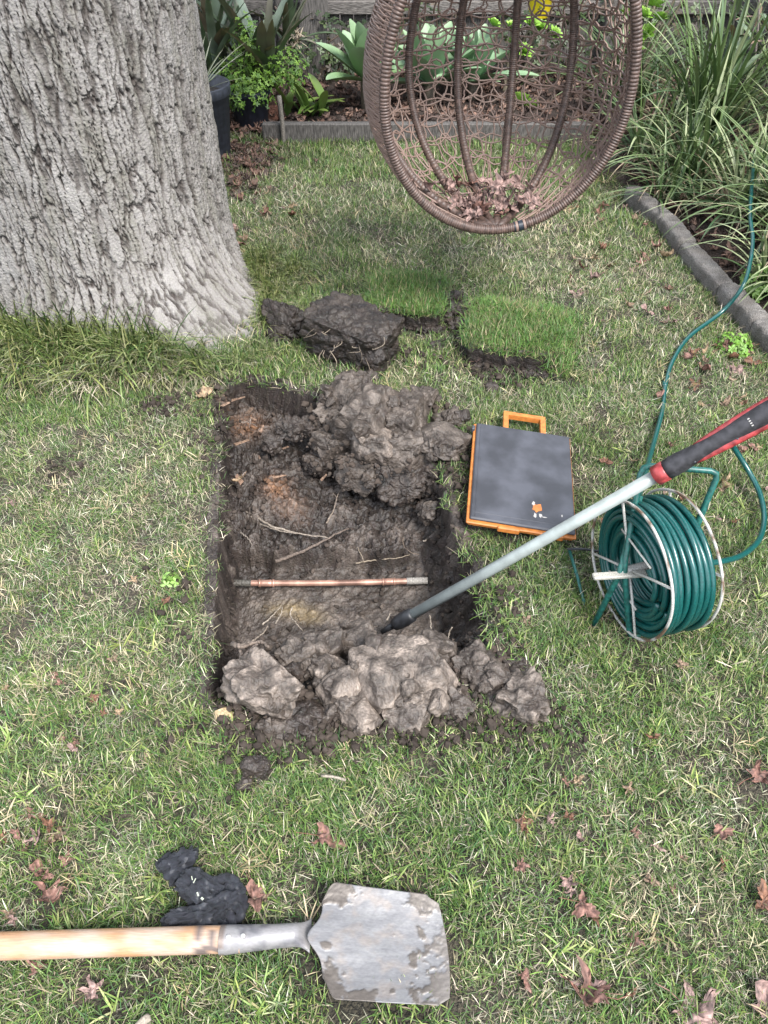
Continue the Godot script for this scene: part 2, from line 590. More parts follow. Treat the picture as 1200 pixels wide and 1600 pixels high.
func build_grass() -> void:
	var root := thing("grass", "short mown garden lawn, patchy green and straw coloured", "grass")
	root.set_meta("kind", "stuff")
	var g := rng(77)
	var green := [Color(0.068, 0.13, 0.03), Color(0.105, 0.175, 0.042), Color(0.046, 0.095, 0.03), Color(0.175, 0.22, 0.075)]
	var straw := [Color(0.37, 0.33, 0.235), Color(0.28, 0.25, 0.175), Color(0.2, 0.176, 0.125), Color(0.44, 0.4, 0.3), Color(0.13, 0.16, 0.085), Color(0.1, 0.135, 0.06)]
	var lime := [Color(0.16, 0.225, 0.055), Color(0.215, 0.27, 0.085), Color(0.115, 0.185, 0.045), Color(0.3, 0.3, 0.16)]
	var mg := []; var ms := []; var ml := []; var mb := []
	for k in 4:
		mg.append(turf(100 + k, 150, 0.062, 0.018, 0.042, 0.002, 0.1, 1.3, green + green + green + [straw[0], straw[2], straw[5]]))
		ms.append(turf(120 + k, 100, 0.062, 0.018, 0.042, 0.0018, 0.5, 1.5, straw + [green[0], green[1], green[2]]))
		ml.append(rosette(140 + k, 9, 0.02, 0.058, 0.0036, lime))
		mb.append(rosette(160 + k, 8, 0.025, 0.06, 0.0025, [Color(0.42, 0.36, 0.24), Color(0.33, 0.28, 0.18), Color(0.22, 0.18, 0.11)]))
	var pg := []; var ps := []; var pl := []; var pb := []
	var z := -5.45
	while z < 0.3:
		var half := 0.52 + 0.42 * maxf(-z, 0) + 0.75
		var x := -half
		var step := 0.042 if z > -2.6 else (0.05 if z > -4.0 else 0.062)
		while x < half:
			var xx := x + g.randf_range(-0.5, 0.5) * step
			var zz := z + g.randf_range(-0.5, 0.5) * step
			x += step
			if xx > bed_edge_x(zz) - 0.02 or is_bare(xx, zz): continue
			var d := dryness(xx, zz)
			var h := lawn_h(xx, zz)
			var sc := step / 0.045 * g.randf_range(0.8, 1.25)
			var hollow := rough_noise.get_noise_2d(xx * 16, zz * 16) < -0.16
			if hollow and g.randf() < 0.75: continue
			if d < 0.5 + g.randf_range(-0.15, 0.15):
				pg.append([xx, h, zz, sc * (1.15 - 0.3 * clampf(d, 0, 1)), g.randf() * TAU, g.randf_range(-0.25, 0.25), tint(g)])
				if d > 0.42: ps.append([xx, h - 0.006, zz, sc * 0.9, g.randf() * TAU, g.randf_range(-0.2, 0.2), tint(g, 0.25)])
			else:
				ps.append([xx, h, zz, sc, g.randf() * TAU, g.randf_range(-0.25, 0.25), tint(g, 0.25)])
				if g.randf() < 0.35: pg.append([xx, h - 0.004, zz, sc * 0.8, g.randf() * TAU, g.randf_range(-0.25, 0.25), tint(g)])
			var lim := 0.5 + 0.5 * lawn_noise.get_noise_2d(xx * 6.0 - 70, zz * 6.0)
			var near := smoothstep(-2.6, -1.2, zz)
			if g.randf() < (0.10 + 1.1 * lim * lim * lim) * lerpf(0.25, 1.0, near) * (1.0 - 0.7 * smoothstep(0.5, 0.9, d)):
				pl.append([xx, h, zz, g.randf_range(0.5, 1.25), g.randf() * TAU, g.randf_range(-0.35, 0.35), tint(g, 0.25)])
			if g.randf() < 0.03 + 0.06 * clampf(d, 0, 1):
				pb.append([xx, h + 0.006, zz, g.randf_range(0.6, 1.2), g.randf() * TAU, g.randf_range(-0.3, 0.3), tint(g, 0.3)])
		z += step
	scatter("short_grass", mg, M.leafgrass, pg, root)
	scatter("dry_grass", ms, M.drygrass, ps, root)
	scatter("broad_grass", ml, M.leafgrass, pl, root)
	scatter("straw", mb, M.drygrass, pb, root)
	# the long, uncut fringe round the foot of the tree
	var fr := thing("long_grass", "long drooping uncut grass round the foot of the tree", "grass")
	fr.set_meta("kind", "stuff")
	var mf := []; var md := []
	for k in 4:
		var b := Buf.new()
		var b2 := Buf.new()
		for i in 34:
			var col: Color = [Color(0.06, 0.105, 0.028), Color(0.09, 0.14, 0.04), Color(0.05, 0.088, 0.028), Color(0.3, 0.3, 0.17), Color(0.22, 0.27, 0.1)][g.randi() % 5]
			blade(b, Vector3(g.randf_range(-1, 1) * 0.05, 0, g.randf_range(-1, 1) * 0.05), PI / 2 + g.randfn() * 0.9, g.randf_range(0.0, 0.7), g.randf_range(0.4, 2.2), g.randf_range(0.08, 0.22), g.randf_range(0.0025, 0.006), col * g.randf_range(0.7, 1.3), 5, Color(0.24, 0.26, 0.1) if g.randf() < 0.25 else Color(0, 0, 0, 0))
			col = straw[g.randi() % 4]
			blade(b2, Vector3(g.randf_range(-1, 1) * 0.05, 0, g.randf_range(-1, 1) * 0.05), PI / 2 + g.randf_range(-1.3, 1.3), g.randf_range(0.4, 1.2), g.randf_range(0.6, 1.8), g.randf_range(0.07, 0.17), g.randf_range(0.0015, 0.003), col, 5)
		mf.append(b.mesh()); md.append(b2.mesh())
	var pf := []; var pd := []
	for k in 380:
		var a := g.randf_range(-0.15, 2.3)
		var rr := trunk_r(a, 0.03) + 0.03 + g.randf_range(0.0, 0.3) * g.randf()
		if a > 0.6 and a < 1.02 and rr < trunk_r(a, 0.03) + 0.13: continue
		var q := Vector3(TRUNK.x + cos(a) * rr, 0, TRUNK.z + sin(a) * rr)
		if is_bare(q.x, q.z, 0.02) and Vector2(q.x - TRUNK.x, q.z - TRUNK.z).length() > trunk_r(a, 0.05) + 0.05: continue
		var h := lawn_h(q.x, q.z)
		var low := 0.55 if a < 0.95 else 1.0
		pf.append([q.x, h, q.z, g.randf_range(0.75, 1.5) * low, g.randf() * 1.6 - 0.8, 0.0, tint(g, 0.3)])
		if rr > trunk_r(a, 0.05) + 0.05:
			pd.append([q.x, h + 0.01, q.z, g.randf_range(0.7, 1.2) * low, g.randf_range(-0.5, 0.5), 0.0, tint(g, 0.25)])
	scatter("green_blades", mf, M.leafgrass, pf, fr)
	scatter("dead_blades", md, M.drygrass, pd, fr)

# ---------------------------------------------------------------- the tree
const TRUNK := Vector3(-1.416, 0, -3.62)
func trunk_r(a: float, y: float) -> float:
	var r := 0.650 - 0.010 * y
	var lobes := 0.40 + 0.50 * cos(3.0 * (a - 0.72)) + 0.16 * cos(7.0 * a + 1.0)
	r += (lerpf(0.02, 0.085, smoothstep(-0.1, 0.45, a)) + 0.36 * maxf(0, lobes) * smoothstep(-0.45, 0.4, a)) * (exp(-y / 0.14) if y > -0.02 else 1.15)
	r += 0.03 * cos(2.0 * a - 1.0) + 0.012 * cos(5.0 * a + 0.3 + y)
	return r

func build_tree() -> void:
	var tree := thing("oak_tree", "huge grey tree trunk with deeply furrowed bark at the lawn edge", "tree", TRUNK)
	var angs := PackedFloat32Array()
	var a := -1.25
	while a < 2.75:
		angs.append(a); a += 0.0053
	while a < TAU - 1.25:
		angs.append(a); a += 0.04
	angs.append(TAU - 1.25)
	var ys := PackedFloat32Array()
	var y := -0.07
	while y < 1.75:
		ys.append(y); y += 0.0024 if y < 0.16 else 0.0046
	while y < 4.6:
		ys.append(y); y += 0.05
	var plates := noise(FastNoiseLite.TYPE_CELLULAR, 1.0, 21, 1)
	plates.cellular_return_type = FastNoiseLite.RETURN_DISTANCE2_SUB
	plates.cellular_jitter = 1.0
	var small := noise(FastNoiseLite.TYPE_CELLULAR, 1.0, 22, 1)
	small.cellular_return_type = FastNoiseLite.RETURN_DISTANCE2_SUB
	var warp := noise(FastNoiseLite.TYPE_SIMPLEX_SMOOTH, 1.0, 23, 3)
	var fine := noise(FastNoiseLite.TYPE_SIMPLEX_SMOOTH, 1.0, 24, 3)
	var line := noise(FastNoiseLite.TYPE_SIMPLEX_SMOOTH, 1.0, 25, 1)
	var b := Buf.new()
	for i in angs.size():
		var an := angs[i]
		var s := an * 0.67
		for j in ys.size():
			var yy := ys[j]
			var squash := 1.0
			var w1 := warp.get_noise_2d(s * 7.0, yy * 3.5)
			var w2 := warp.get_noise_2d(s * 9.0 + 40, yy * 6.0)
			var u := s + 0.012 * w1 + 0.005 * w2
			var v := (yy - 0.75 * (trunk_r(an, yy) - 0.66) + 0.03 * w2) * squash
			var wob := warp.get_noise_2d(s * 33.0, yy * 17.0)
			var wob2 := warp.get_noise_2d(s * 30.0 + 60, yy * 19.0 + 5)
			var fi := fine.get_noise_2d(s * 70, yy * 55)
			var mid := fine.get_noise_2d(s * 14 + 9, yy * 7)
			var fade := clampf(0.5 + 0.9 * warp.get_noise_2d(s * 5.0 + 20, yy * 4.0), 0, 1)
			var f := plates.get_noise_2d(u * 28.0 + 0.30 * wob, v * 4.8 + 0.2 * wob2) + 1.0
			var f2 := small.get_noise_2d(u * 58.0 + 0.35 * wob, v * 16.0 + 0.3 * wob2) + 1.0
			var cut := absf(line.get_noise_2d(u * 22.0 + 0.10 * wob, v * 1.25))
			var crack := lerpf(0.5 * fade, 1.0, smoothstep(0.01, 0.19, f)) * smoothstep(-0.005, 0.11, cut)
			var crack2 := lerpf(0.6 + 0.4 * fade, 1.0, smoothstep(0.0, 0.12, f2))
			var h := 0.0205 * sqrt(crack) + 0.0032 * crack2 * crack + 0.0016 * fi + 0.006 * mid
			var r0 := trunk_r(an, yy)
			var out := Vector2(1.0, (r0 - trunk_r(an, yy + 0.012)) / 0.012).normalized()
			h = (h - 0.024) * (1.0 + 0.8 * exp(-yy / 0.12))
			var r := r0 + out.x * h
			b.v.append(Vector3(cos(an) * r, yy + out.y * h, sin(an) * r))
			var lich := clampf(0.5 + 0.9 * warp.get_noise_2d(s * 5 + 80, yy * 3), 0, 1)
			var col := Color(0.22, 0.203, 0.192).lerp(Color(0.305, 0.286, 0.274), lich)
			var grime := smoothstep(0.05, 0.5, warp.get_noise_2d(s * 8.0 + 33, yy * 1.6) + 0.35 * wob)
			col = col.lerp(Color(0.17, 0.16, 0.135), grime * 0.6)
			col = col.lerp(Color(0.3, 0.3, 0.235), 0.35 * clampf(fi + 0.2, 0, 1))
			col = col.lerp(Color(0.06, 0.05, 0.045), clampf((1.0 - crack) * 0.95 + 0.5 * (1.0 - crack2), 0, 1))  # crevice shade painted into the bark colour along the cracks
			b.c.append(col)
	var ny := ys.size()
	for i in angs.size() - 1:
		for j in ny - 1:
			var k := i * ny + j
			b.q(k, k + ny, k + ny + 1, k + 1)
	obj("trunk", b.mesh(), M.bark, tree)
	# a limb overhead, out of the picture, from which the chair hangs
	var lb := Buf.new()
	var pts := path([Vector3(0.2, 3.9, 0.1), Vector3(0.8, 3.75, 0.35), Vector3(1.85, 3.72, 0.6), Vector3(3.2, 4.1, 0.9)], 30)
	var rad := []
	for k in 30: rad.append(lerpf(0.2, 0.07, k / 29.0) * (1.0 + 0.06 * sin(k * 1.7)))
	tube(lb, pts, rad, 16, Color(0.3, 0.28, 0.26))
	obj("limb", lb.mesh(), M.bark, tree)
	var gg := rng(26)
	var tips := []
	for k in 16:  # unseen upper limbs, added with the leaves to dim light from above
		var az := TAU * k / 16.0 + gg.randf_range(-0.2, 0.2)
		var far := gg.randf_range(1.6, 3.4)
		var y0 := gg.randf_range(3.6, 4.5)
		var e := Vector3(cos(az) * far, y0 + gg.randf_range(0.5, 1.9), sin(az) * far)
		var q := path([Vector3(cos(az) * 0.3, y0, sin(az) * 0.3), Vector3(cos(az) * far * 0.45, y0 + 0.5, sin(az) * far * 0.45), e], 20)
		var rd := []
		for i in 20: rd.append(lerpf(0.11, 0.02, i / 19.0))
		var bb := Buf.new()
		tube(bb, q, rd, 9, Color(0.28, 0.26, 0.24))
		obj("limb", bb.mesh(), M.bark, tree)
		for i in range(6, 20): tips.append(q[i])
	var lv := []
	for k in 1100:
		var c: Vector3 = tips[gg.randi() % tips.size()] + Vector3(gg.randfn(), gg.randfn() * 0.6 + 0.3, gg.randfn()) * 0.4
		lv.append([c.x, maxf(c.y, 3.3), c.z, gg.randf_range(0.8, 1.5), gg.randf() * TAU, gg.randf_range(-0.8, 0.8), tint(gg, 0.25)])
	var spray := Buf.new()
	for k in 16:
		strap(spray, Vector3(gg.randf_range(-1, 1), gg.randf_range(-0.5, 0.5), gg.randf_range(-1, 1)) * 0.14, gg.randf() * TAU, gg.randf_range(0.5, 2.2), 0.5, gg.randf_range(0.08, 0.14), 0.06, Color(0.07, 0.11, 0.035), Color(0.12, 0.14, 0.05), 4, 0.2, 1)
	scatter("added_crown", [spray.mesh()], M.strapleaf, lv, tree)  # leaf mass out of view, added to soften the overhead sky light

func build_objects() -> void:
	build_heaps()
	build_pipe()
	build_case()
	build_reel()
	build_pole_tool()
	build_shovel()
	build_gloves()
	build_chair()
	build_fence()
	build_edging()
	build_pots()
	build_agaves()
	build_strappy()
	build_aeonium()
	build_litter()

# ---------------------------------------------------------------- dug earth
const TOP_A := Color(0.027, 0.0205, 0.017)
const TOP_B := Color(0.066, 0.05, 0.041)
const MID_A := Color(0.06, 0.047, 0.038)
const MID_B := Color(0.155, 0.125, 0.104)
const CLAY_A := Color(0.09, 0.072, 0.059)
const CLAY_B := Color(0.30, 0.243, 0.202)

func earth(a: Color, d: Color, sd: int) -> Callable:
	var n := noise(FastNoiseLite.TYPE_SIMPLEX_SMOOTH, 1.0 / 0.07, sd, 3)
	return func(p: Vector3, cr: float, fi: float) -> Color:
		var k := clampf(0.55 + 1.2 * n.get_noise_3dv(p) + 0.4 * fi, 0, 1)
		var smear := smoothstep(0.12, 0.3, n.get_noise_3dv(p * 0.7 + Vector3(5, 2, 1)))
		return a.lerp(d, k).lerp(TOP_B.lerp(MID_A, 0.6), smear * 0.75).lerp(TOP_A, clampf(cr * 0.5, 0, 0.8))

var lumps_made := {}
func lump_mesh(sd: int, r: Vector3, n: int, boxy: float, cuts: int, crumble: float, kind: String) -> ArrayMesh:
	var key := [sd, r, kind]
	if not lumps_made.has(key):
		torn_scale = 0.58 if kind == "clay" else (0.66 if kind == "mid" else 1.0)
		var c: Array = {"top": [TOP_A, TOP_B], "mid": [MID_A, MID_B], "clay": [CLAY_A, CLAY_B], "black": [TOP_A * 0.7, TOP_B * 0.62]}[kind]
		lumps_made[key] = lump(sd, r, n, boxy, cuts, crumble, earth(c[0], c[1], sd)).mesh()
	return lumps_made[key]

func build_heaps() -> void:
	# [px, py, level of the middle, half sizes, yaw, tone, boxiness, cuts]
	var back := thing("soil_heap", "tall heap of grey brown clods tipped over the back corner of the pit", "soil heap", gp(590, 690))
	var list := [
		[575, 655, 0.068, Vector3(0.155, 0.112, 0.14), 0.3, "mid", 0.25, 3],
		[545, 612, 0.058, Vector3(0.11, 0.065, 0.08), 0.9, "mid", 0.3, 2],
		[635, 655, 0.058, Vector3(0.13, 0.086, 0.11), 1.6, "mid", 0.3, 3],
		[688, 690, 0.038, Vector3(0.105, 0.073, 0.11), 2.3, "mid", 0.4, 3],
		[640, 700, 0.018, Vector3(0.12, 0.086, 0.10), 0.7, "mid", 0.3, 2],
		[585, 690, 0.038, Vector3(0.10, 0.069, 0.085), 2.9, "clay", 0.35, 4],
		[530, 690, -0.042, Vector3(0.11, 0.077, 0.10), 4.0, "mid", 0.2, 1],
		[560, 730, -0.072, Vector3(0.12, 0.069, 0.10), 5.0, "mid", 0.2, 1],
		[620, 745, -0.072, Vector3(0.13, 0.077, 0.10), 5.6, "top", 0.2, 1],
		[675, 740, -0.062, Vector3(0.09, 0.069, 0.10), 0.2, "top", 0.2, 1],
		[660, 625, 0.038, Vector3(0.08, 0.052, 0.06), 0.2, "mid", 0.2, 2],
		[700, 655, 0.018, Vector3(0.07, 0.043, 0.06), 3.2, "mid", 0.2, 2],
		[515, 650, -0.012, Vector3(0.06, 0.060, 0.07), 1.2, "mid", 0.2, 1],
		[500, 725, -0.112, Vector3(0.07, 0.052, 0.07), 2.2, "top", 0.2, 1],
	]
	heap_parts(back, list, 300, 60)
	var front := thing("soil_heap", "broad heap of pale wet clay heaped along the front edge of the pit", "soil heap", gp(590, 1070))
	list = [
		[600, 1065, 0.03, Vector3(0.17, 0.085, 0.12), 0.2, "clay", 0.35, 4],
		[660, 1060, 0.03, Vector3(0.12, 0.085, 0.125), 1.0, "clay", 0.35, 3],
		[545, 1075, 0.03, Vector3(0.085, 0.07, 0.09), 2.1, "clay", 0.35, 3],
		[560, 1110, 0.02, Vector3(0.10, 0.05, 0.065), 0.4, "clay", 0.4, 3],
		[640, 1110, 0.01, Vector3(0.13, 0.05, 0.07), 3.0, "clay", 0.3, 3],
		[605, 1032, 0.03, Vector3(0.09, 0.05, 0.055), 0.9, "clay", 0.3, 3],
		[515, 1045, 0.02, Vector3(0.06, 0.055, 0.06), 1.9, "clay", 0.35, 2],
		[500, 1015, 0.0, Vector3(0.085, 0.065, 0.06), 4.4, "mid", 0.25, 1],
		[560, 1005, -0.01, Vector3(0.09, 0.06, 0.06), 5.1, "mid", 0.25, 1],
		[690, 1020, 0.0, Vector3(0.09, 0.065, 0.07), 0.6, "mid", 0.3, 2],
		[740, 1045, 0.0, Vector3(0.075, 0.06, 0.075), 2.6, "mid", 0.25, 1],
		[715, 1100, 0.0, Vector3(0.065, 0.055, 0.06), 1.1, "mid", 0.3, 1],
		[770, 1065, 0.02, Vector3(0.06, 0.055, 0.06), 0.5, "mid", 0.3, 1],
		[800, 1045, 0.0, Vector3(0.055, 0.04, 0.05), 0.5, "top", 0.3, 1],
		[480, 1120, 0.0, Vector3(0.07, 0.05, 0.07), 0.2, "top", 0.25, 1],
		[515, 1120, 0.0, Vector3(0.055, 0.035, 0.045), 0.8, "mid", 0.4, 2],
		[440, 1145, 0.0, Vector3(0.065, 0.04, 0.06), 1.4, "mid", 0.25, 1],
		[465, 1030, 0.01, Vector3(0.07, 0.06, 0.06), 2.5, "mid", 0.25, 1],
	]
	heap_parts(front, list, 400, 70)
	var one := func(label: String, e: Array, sd: int, called := "soil_clod") -> Node3D:
		var at := gp(e[0], e[1], e[2])
		var o := single(called, lump_mesh(sd, e[3], int(clampf(e[3].x * 620, 24, 64)), e[6], e[7], clampf(e[3].x * 12.0, 0.3, 1.0), e[5]), M.soil, label, "clod", at)
		o.rotation.y = e[4]
		if e.size() > 8: o.rotation.x = e[8]
		bare.append([at.x, at.z, minf(e[3].x, e[3].z) * 0.75])
		return o
	one.call("large brown clod with a smooth spade-cut face at the left end of the front heap", [420, 1075, 0.045, Vector3(0.115, 0.10, 0.115), 0.5, "clay", 0.45, 4], 501)
	one.call("round greyish pink clod at the right end of the front heap", [818, 1095, 0.03, Vector3(0.085, 0.07, 0.08), 0.9, "clay", 0.45, 3], 502)
	one.call("fist-sized dark clod alone on the grass below the front heap", [401, 1200, 0.02, Vector3(0.042, 0.034, 0.036), 0.1, "top", 0.4, 2], 503)
	one.call("small dark clod beside the fist-sized one below the front heap", [382, 1229, 0.01, Vector3(0.024, 0.02, 0.022), 1.1, "top", 0.3, 2], 504)
	one.call("grey round clod lodged on the right wall of the pit", [673, 800, -0.1, Vector3(0.046, 0.042, 0.044), 1.1, "mid", 0.2, 1], 505)
	one.call("flat dark slab of soil lying over a hollow at the back of the pit", [470, 668, -0.02, Vector3(0.105, 0.03, 0.06), 0.15, "top", 0.6, 1], 506)
	one.call("small dark clod left of the flat slab in the pit", [427, 694, -0.06, Vector3(0.045, 0.04, 0.045), 0.6, "top", 0.3, 1], 507)
	one.call("small dark clod on the dry grass just above the orange case", [768, 605, 0.012, Vector3(0.026, 0.022, 0.024), 0.6, "top", 0.3, 1], 508)
	one.call("narrow dark clod wedged between the tree foot and the big sod", [444, 505, 0.06, Vector3(0.09, 0.11, 0.09), 0.4, "black", 0.5, 2], 509)
	one.call("crumbling dark clod on the lawn behind the back heap", [676, 540, 0.008, Vector3(0.05, 0.018, 0.035), 0.4, "top", 0.2, 1], 510)
	one.call("small dark clod below the overturned sod, beside the back heap", [578, 588, 0.015, Vector3(0.035, 0.03, 0.03), 0.4, "top", 0.3, 1], 511)
	# the overturned sod: a tilted block of black earth, roots hanging from its front
	var sod := thing("overturned_sod", "thick black block of turf turned over, roots hanging from its front", "sod", gp(556, 552, 0.0))
	var body := obj("earth", lump_mesh(520, Vector3(0.22, 0.125, 0.14), 84, 0.8, 0, 0.5, "black"), M.soil, sod, Vector3(0.0, 0.095, 0.01))
	body.rotation = Vector3(0.14, -0.52, -0.12)
	bare.append([sod.position.x, sod.position.z, 0.14])
	var g := rng(8)
	for k in 15:
		var x := g.randf_range(-0.19, 0.14)
		var f := Vector3(x, g.randf_range(0.05, 0.17), 0.115 + 0.5 * (x + 0.03))
		var e := f + Vector3(g.randf_range(-0.06, 0.05), -g.randf_range(0.01, 0.085), g.randf_range(0.0, 0.04))
		var rb := Buf.new()
		tube(rb, path([f + Vector3(0, 0.015, -0.03), f, f.lerp(e, 0.5) + Vector3(g.randf_range(-0.025, 0.025), g.randf_range(-0.01, 0.015), 0.012), e], 12), g.randf_range(0.0008, 0.0022), 5, Color(0.3, 0.24, 0.18) * g.randf_range(0.6, 1.1))
		obj("root", rb.mesh(), M.root, sod)
	# two cut sods laid back on the lawn, grass side up, their black edges showing
	cut_sod("cut sod of lush grass lying left of the gap, black front edge raised", 572, 508, 682, 514, 0.43, 0.085)
	cut_sod("cut sod of lush grass right of the gap, small pink leaf at its corner", 730, 568, 880, 586, 0.50, 0.09)
	var gap := thing("soil_strip", "narrow black strip of bare soil in the gap between the two cut sods", "soil", gp(716, 505))
	for q in [[709, 466, 0.05], [713, 486, 0.06], [719, 508, 0.05], [727, 530, 0.045], [734, 550, 0.045], [588, 500, 0.033], [612, 506, 0.033], [636, 510, 0.033], [660, 513, 0.033], [680, 516, 0.033], [752, 572, 0.033], [776, 577, 0.033], [800, 581, 0.033], [824, 584, 0.033], [848, 586, 0.033], [868, 588, 0.03]]:
		var at := gp(q[0], q[1])
		var o := obj("clod", lump_mesh(530, Vector3(0.045, 0.022, 0.052), 26, 0.3, 0, 0.8, "top"), M.soil, gap, at - gap.position)
		o.rotation.y = q[0]
		o.scale = Vector3.ONE * (q[2] / 0.045)
		bare.append([at.x, at.z, 0.062])
	crumbs()

func heap_parts(o: Node3D, list: Array, sd: int, small: int) -> void:
	var g := rng(sd)
	for k in list.size():
		var e: Array = list[k]
		var at := gp(e[0], e[1], e[2])
		var r: Vector3 = e[3]
		var n := int(clampf(r.x * 520, 30, 80))
		var c := obj("clod", lump_mesh(sd + k, r, n, e[6], e[7] + (1 if e[5] != "clay" else 3), 0.8 if e[5] != "clay" else 0.42, e[5]), M.soil, o, at - o.position)
		c.rotation.y = e[4]
		if e[2] > -0.02: bare.append([at.x, at.z, minf(r.x, r.z) * 0.8])
	# broken pieces lying on and between the big ones
	for k in small:
		var e: Array = list[g.randi() % list.size()]
		var r: Vector3 = e[3]
		var d := Vector3(g.randfn(), absf(g.randfn()) * 0.7, g.randfn() * 0.9 + 0.35).normalized()
		var at := gp(e[0], e[1], e[2]) + Vector3(0, -0.004, 0) + (Basis(Vector3.UP, e[4]) * (Basis(Vector3.UP, -e[4]) * d * r)) * g.randf_range(0.8, 1.0)
		var v := g.randi() % 4
		var kind: String = e[5] if g.randf() < 0.6 else ["top", "mid", "mid"][g.randi() % 3]
		var c := obj("clod", lump_mesh(560 + v, Vector3(0.03, 0.022, 0.026), 16, 0.35, 2, 0.55, kind), M.soil, o, at - o.position)
		c.scale = Vector3.ONE * (0.35 + 1.25 * pow(g.randf(), 2.0))
		c.rotation = Vector3(g.randf() * 6, g.randf() * 6, g.randf() * 6)

func cut_sod(label: String, xa: float, ya: float, xb: float, yb: float, deep: float, high: float) -> void:
	var a := gp(xa, ya, 0.0)
	var d := gp(xb, yb, 0.0)
	var across := d - a
	var w := across.length()
	var u := across / w
	var back := Vector3(u.z, 0, -u.x)
	if back.z > 0: back = -back
	var mid := (a + d) * 0.5 + back * deep * 0.5
	var o := thing("cut_sod", label, "sod", mid)
	o.rotation.y = atan2(-u.z, u.x)
	var b := Buf.new()
	var nx := 60; var nz := 60; var ny := 12
	var fine := noise(FastNoiseLite.TYPE_SIMPLEX_SMOOTH, 1.0 / 0.03, int(xa), 3)
	var col := func(p: Vector3) -> Color: return TOP_A.lerp(TOP_B, clampf(0.3 + fine.get_noise_3dv(p), 0, 1))
	# top with ragged edges, then a skirt down to the lawn
	var top := func(x: float, z: float) -> Vector3:
		var hx := x * (1.0 + 0.05 * fine.get_noise_2d(z * 0.6, x * 0.1))
		var hz := z * (1.0 + 0.06 * fine.get_noise_2d(x * 0.6, 3 + z * 0.1))
		var edge := smoothstep(0.5, 0.1, absf(z / deep)) if z < 0 else 1.0
		edge *= smoothstep(0.5, 0.3, x / w) if xa > 650 else smoothstep(0.5, 0.3, -x / w)
		return Vector3(hx, high * (0.08 + 0.92 * edge) + 0.008 * fine.get_noise_2d(x, z + 5), hz)
	for i in nx + 1:
		for j in nz + 1:
			var p: Vector3 = top.call((float(i) / nx - 0.5) * w, (float(j) / nz - 0.5) * deep)
			b.p(p, col.call(p))
	for i in nx:
		for j in nz:
			var k := i * (nz + 1) + j
			b.t(k, k + nz + 1, k + 1)
			b.t(k + nz + 1, k + nz + 2, k + 1)
	var rim := []
	for i in nx: rim.append([i, nz])
	for j in nz: rim.append([nx, nz - j])
	for i in nx: rim.append([nx - i, 0])
	for j in nz: rim.append([0, j])
	var first := b.v.size()
	for q in rim:
		var p: Vector3 = b.v[q[0] * (nz + 1) + q[1]]
		var out := Vector3(p.x / w, 0, p.z / deep).normalized()
		for k in ny + 1:
			var f := float(k) / ny
			var s := Vector3(p.x, p.y * (1 - f) - 0.02 * f, p.z) + out * (0.009 * fine.get_noise_3d(p.x, p.y * (1 - f) * 1.5 + 3, p.z) * (1 if k else 0) + 0.006 * f)
			b.p(s, col.call(s))
	for q in rim.size():
		for k in ny:
			var a0 := first + q * (ny + 1) + k
			var a1 := first + ((q + 1) % rim.size()) * (ny + 1) + k
			b.q(a0, a1, a1 + 1, a0 + 1)
	obj("earth", b.mesh(), M.soil, o)
	var g := rng(int(xa) + 3)
	var green := [Color(0.062, 0.135, 0.028), Color(0.09, 0.175, 0.036), Color(0.045, 0.1, 0.028), Color(0.07, 0.145, 0.03), Color(0.06, 0.13, 0.03), Color(0.08, 0.16, 0.035), Color(0.15, 0.2, 0.06), Color(0.27, 0.23, 0.14), Color(0.2, 0.17, 0.1)]
	var mg := []
	for k in 3: mg.append(turf(200 + k, 120, 0.055, 0.018, 0.048, 0.0021, 0.1, 1.4, green))
	var pl := []
	for k in 420:
		var p: Vector3 = top.call(g.randf_range(-0.49, 0.49) * w, g.randf_range(-0.49, 0.47) * deep)
		if fine.get_noise_2d(p.x * 0.35, p.z * 0.35 + 9) > 0.33: continue
		pl.append([p.x, p.y - 0.004, p.z, g.randf_range(0.55, 1.35), g.randf() * TAU, g.randf_range(-0.2, 0.2), tint(g)])
	scatter("turf_grass", mg, M.leafgrass, pl, o)
	for i in 7:
		for j in 7:
			var p: Vector3 = o.transform * Vector3((i / 6.0 - 0.5) * w, 0, (j / 6.0 - 0.5) * deep)
			bare.append([p.x, p.z, 0.035])
	for i in 12:
		var p: Vector3 = o.transform * Vector3((i / 11.0 - 0.5) * w, 0, 0.5 * deep + 0.035)
		bare.append([p.x, p.z, 0.04])

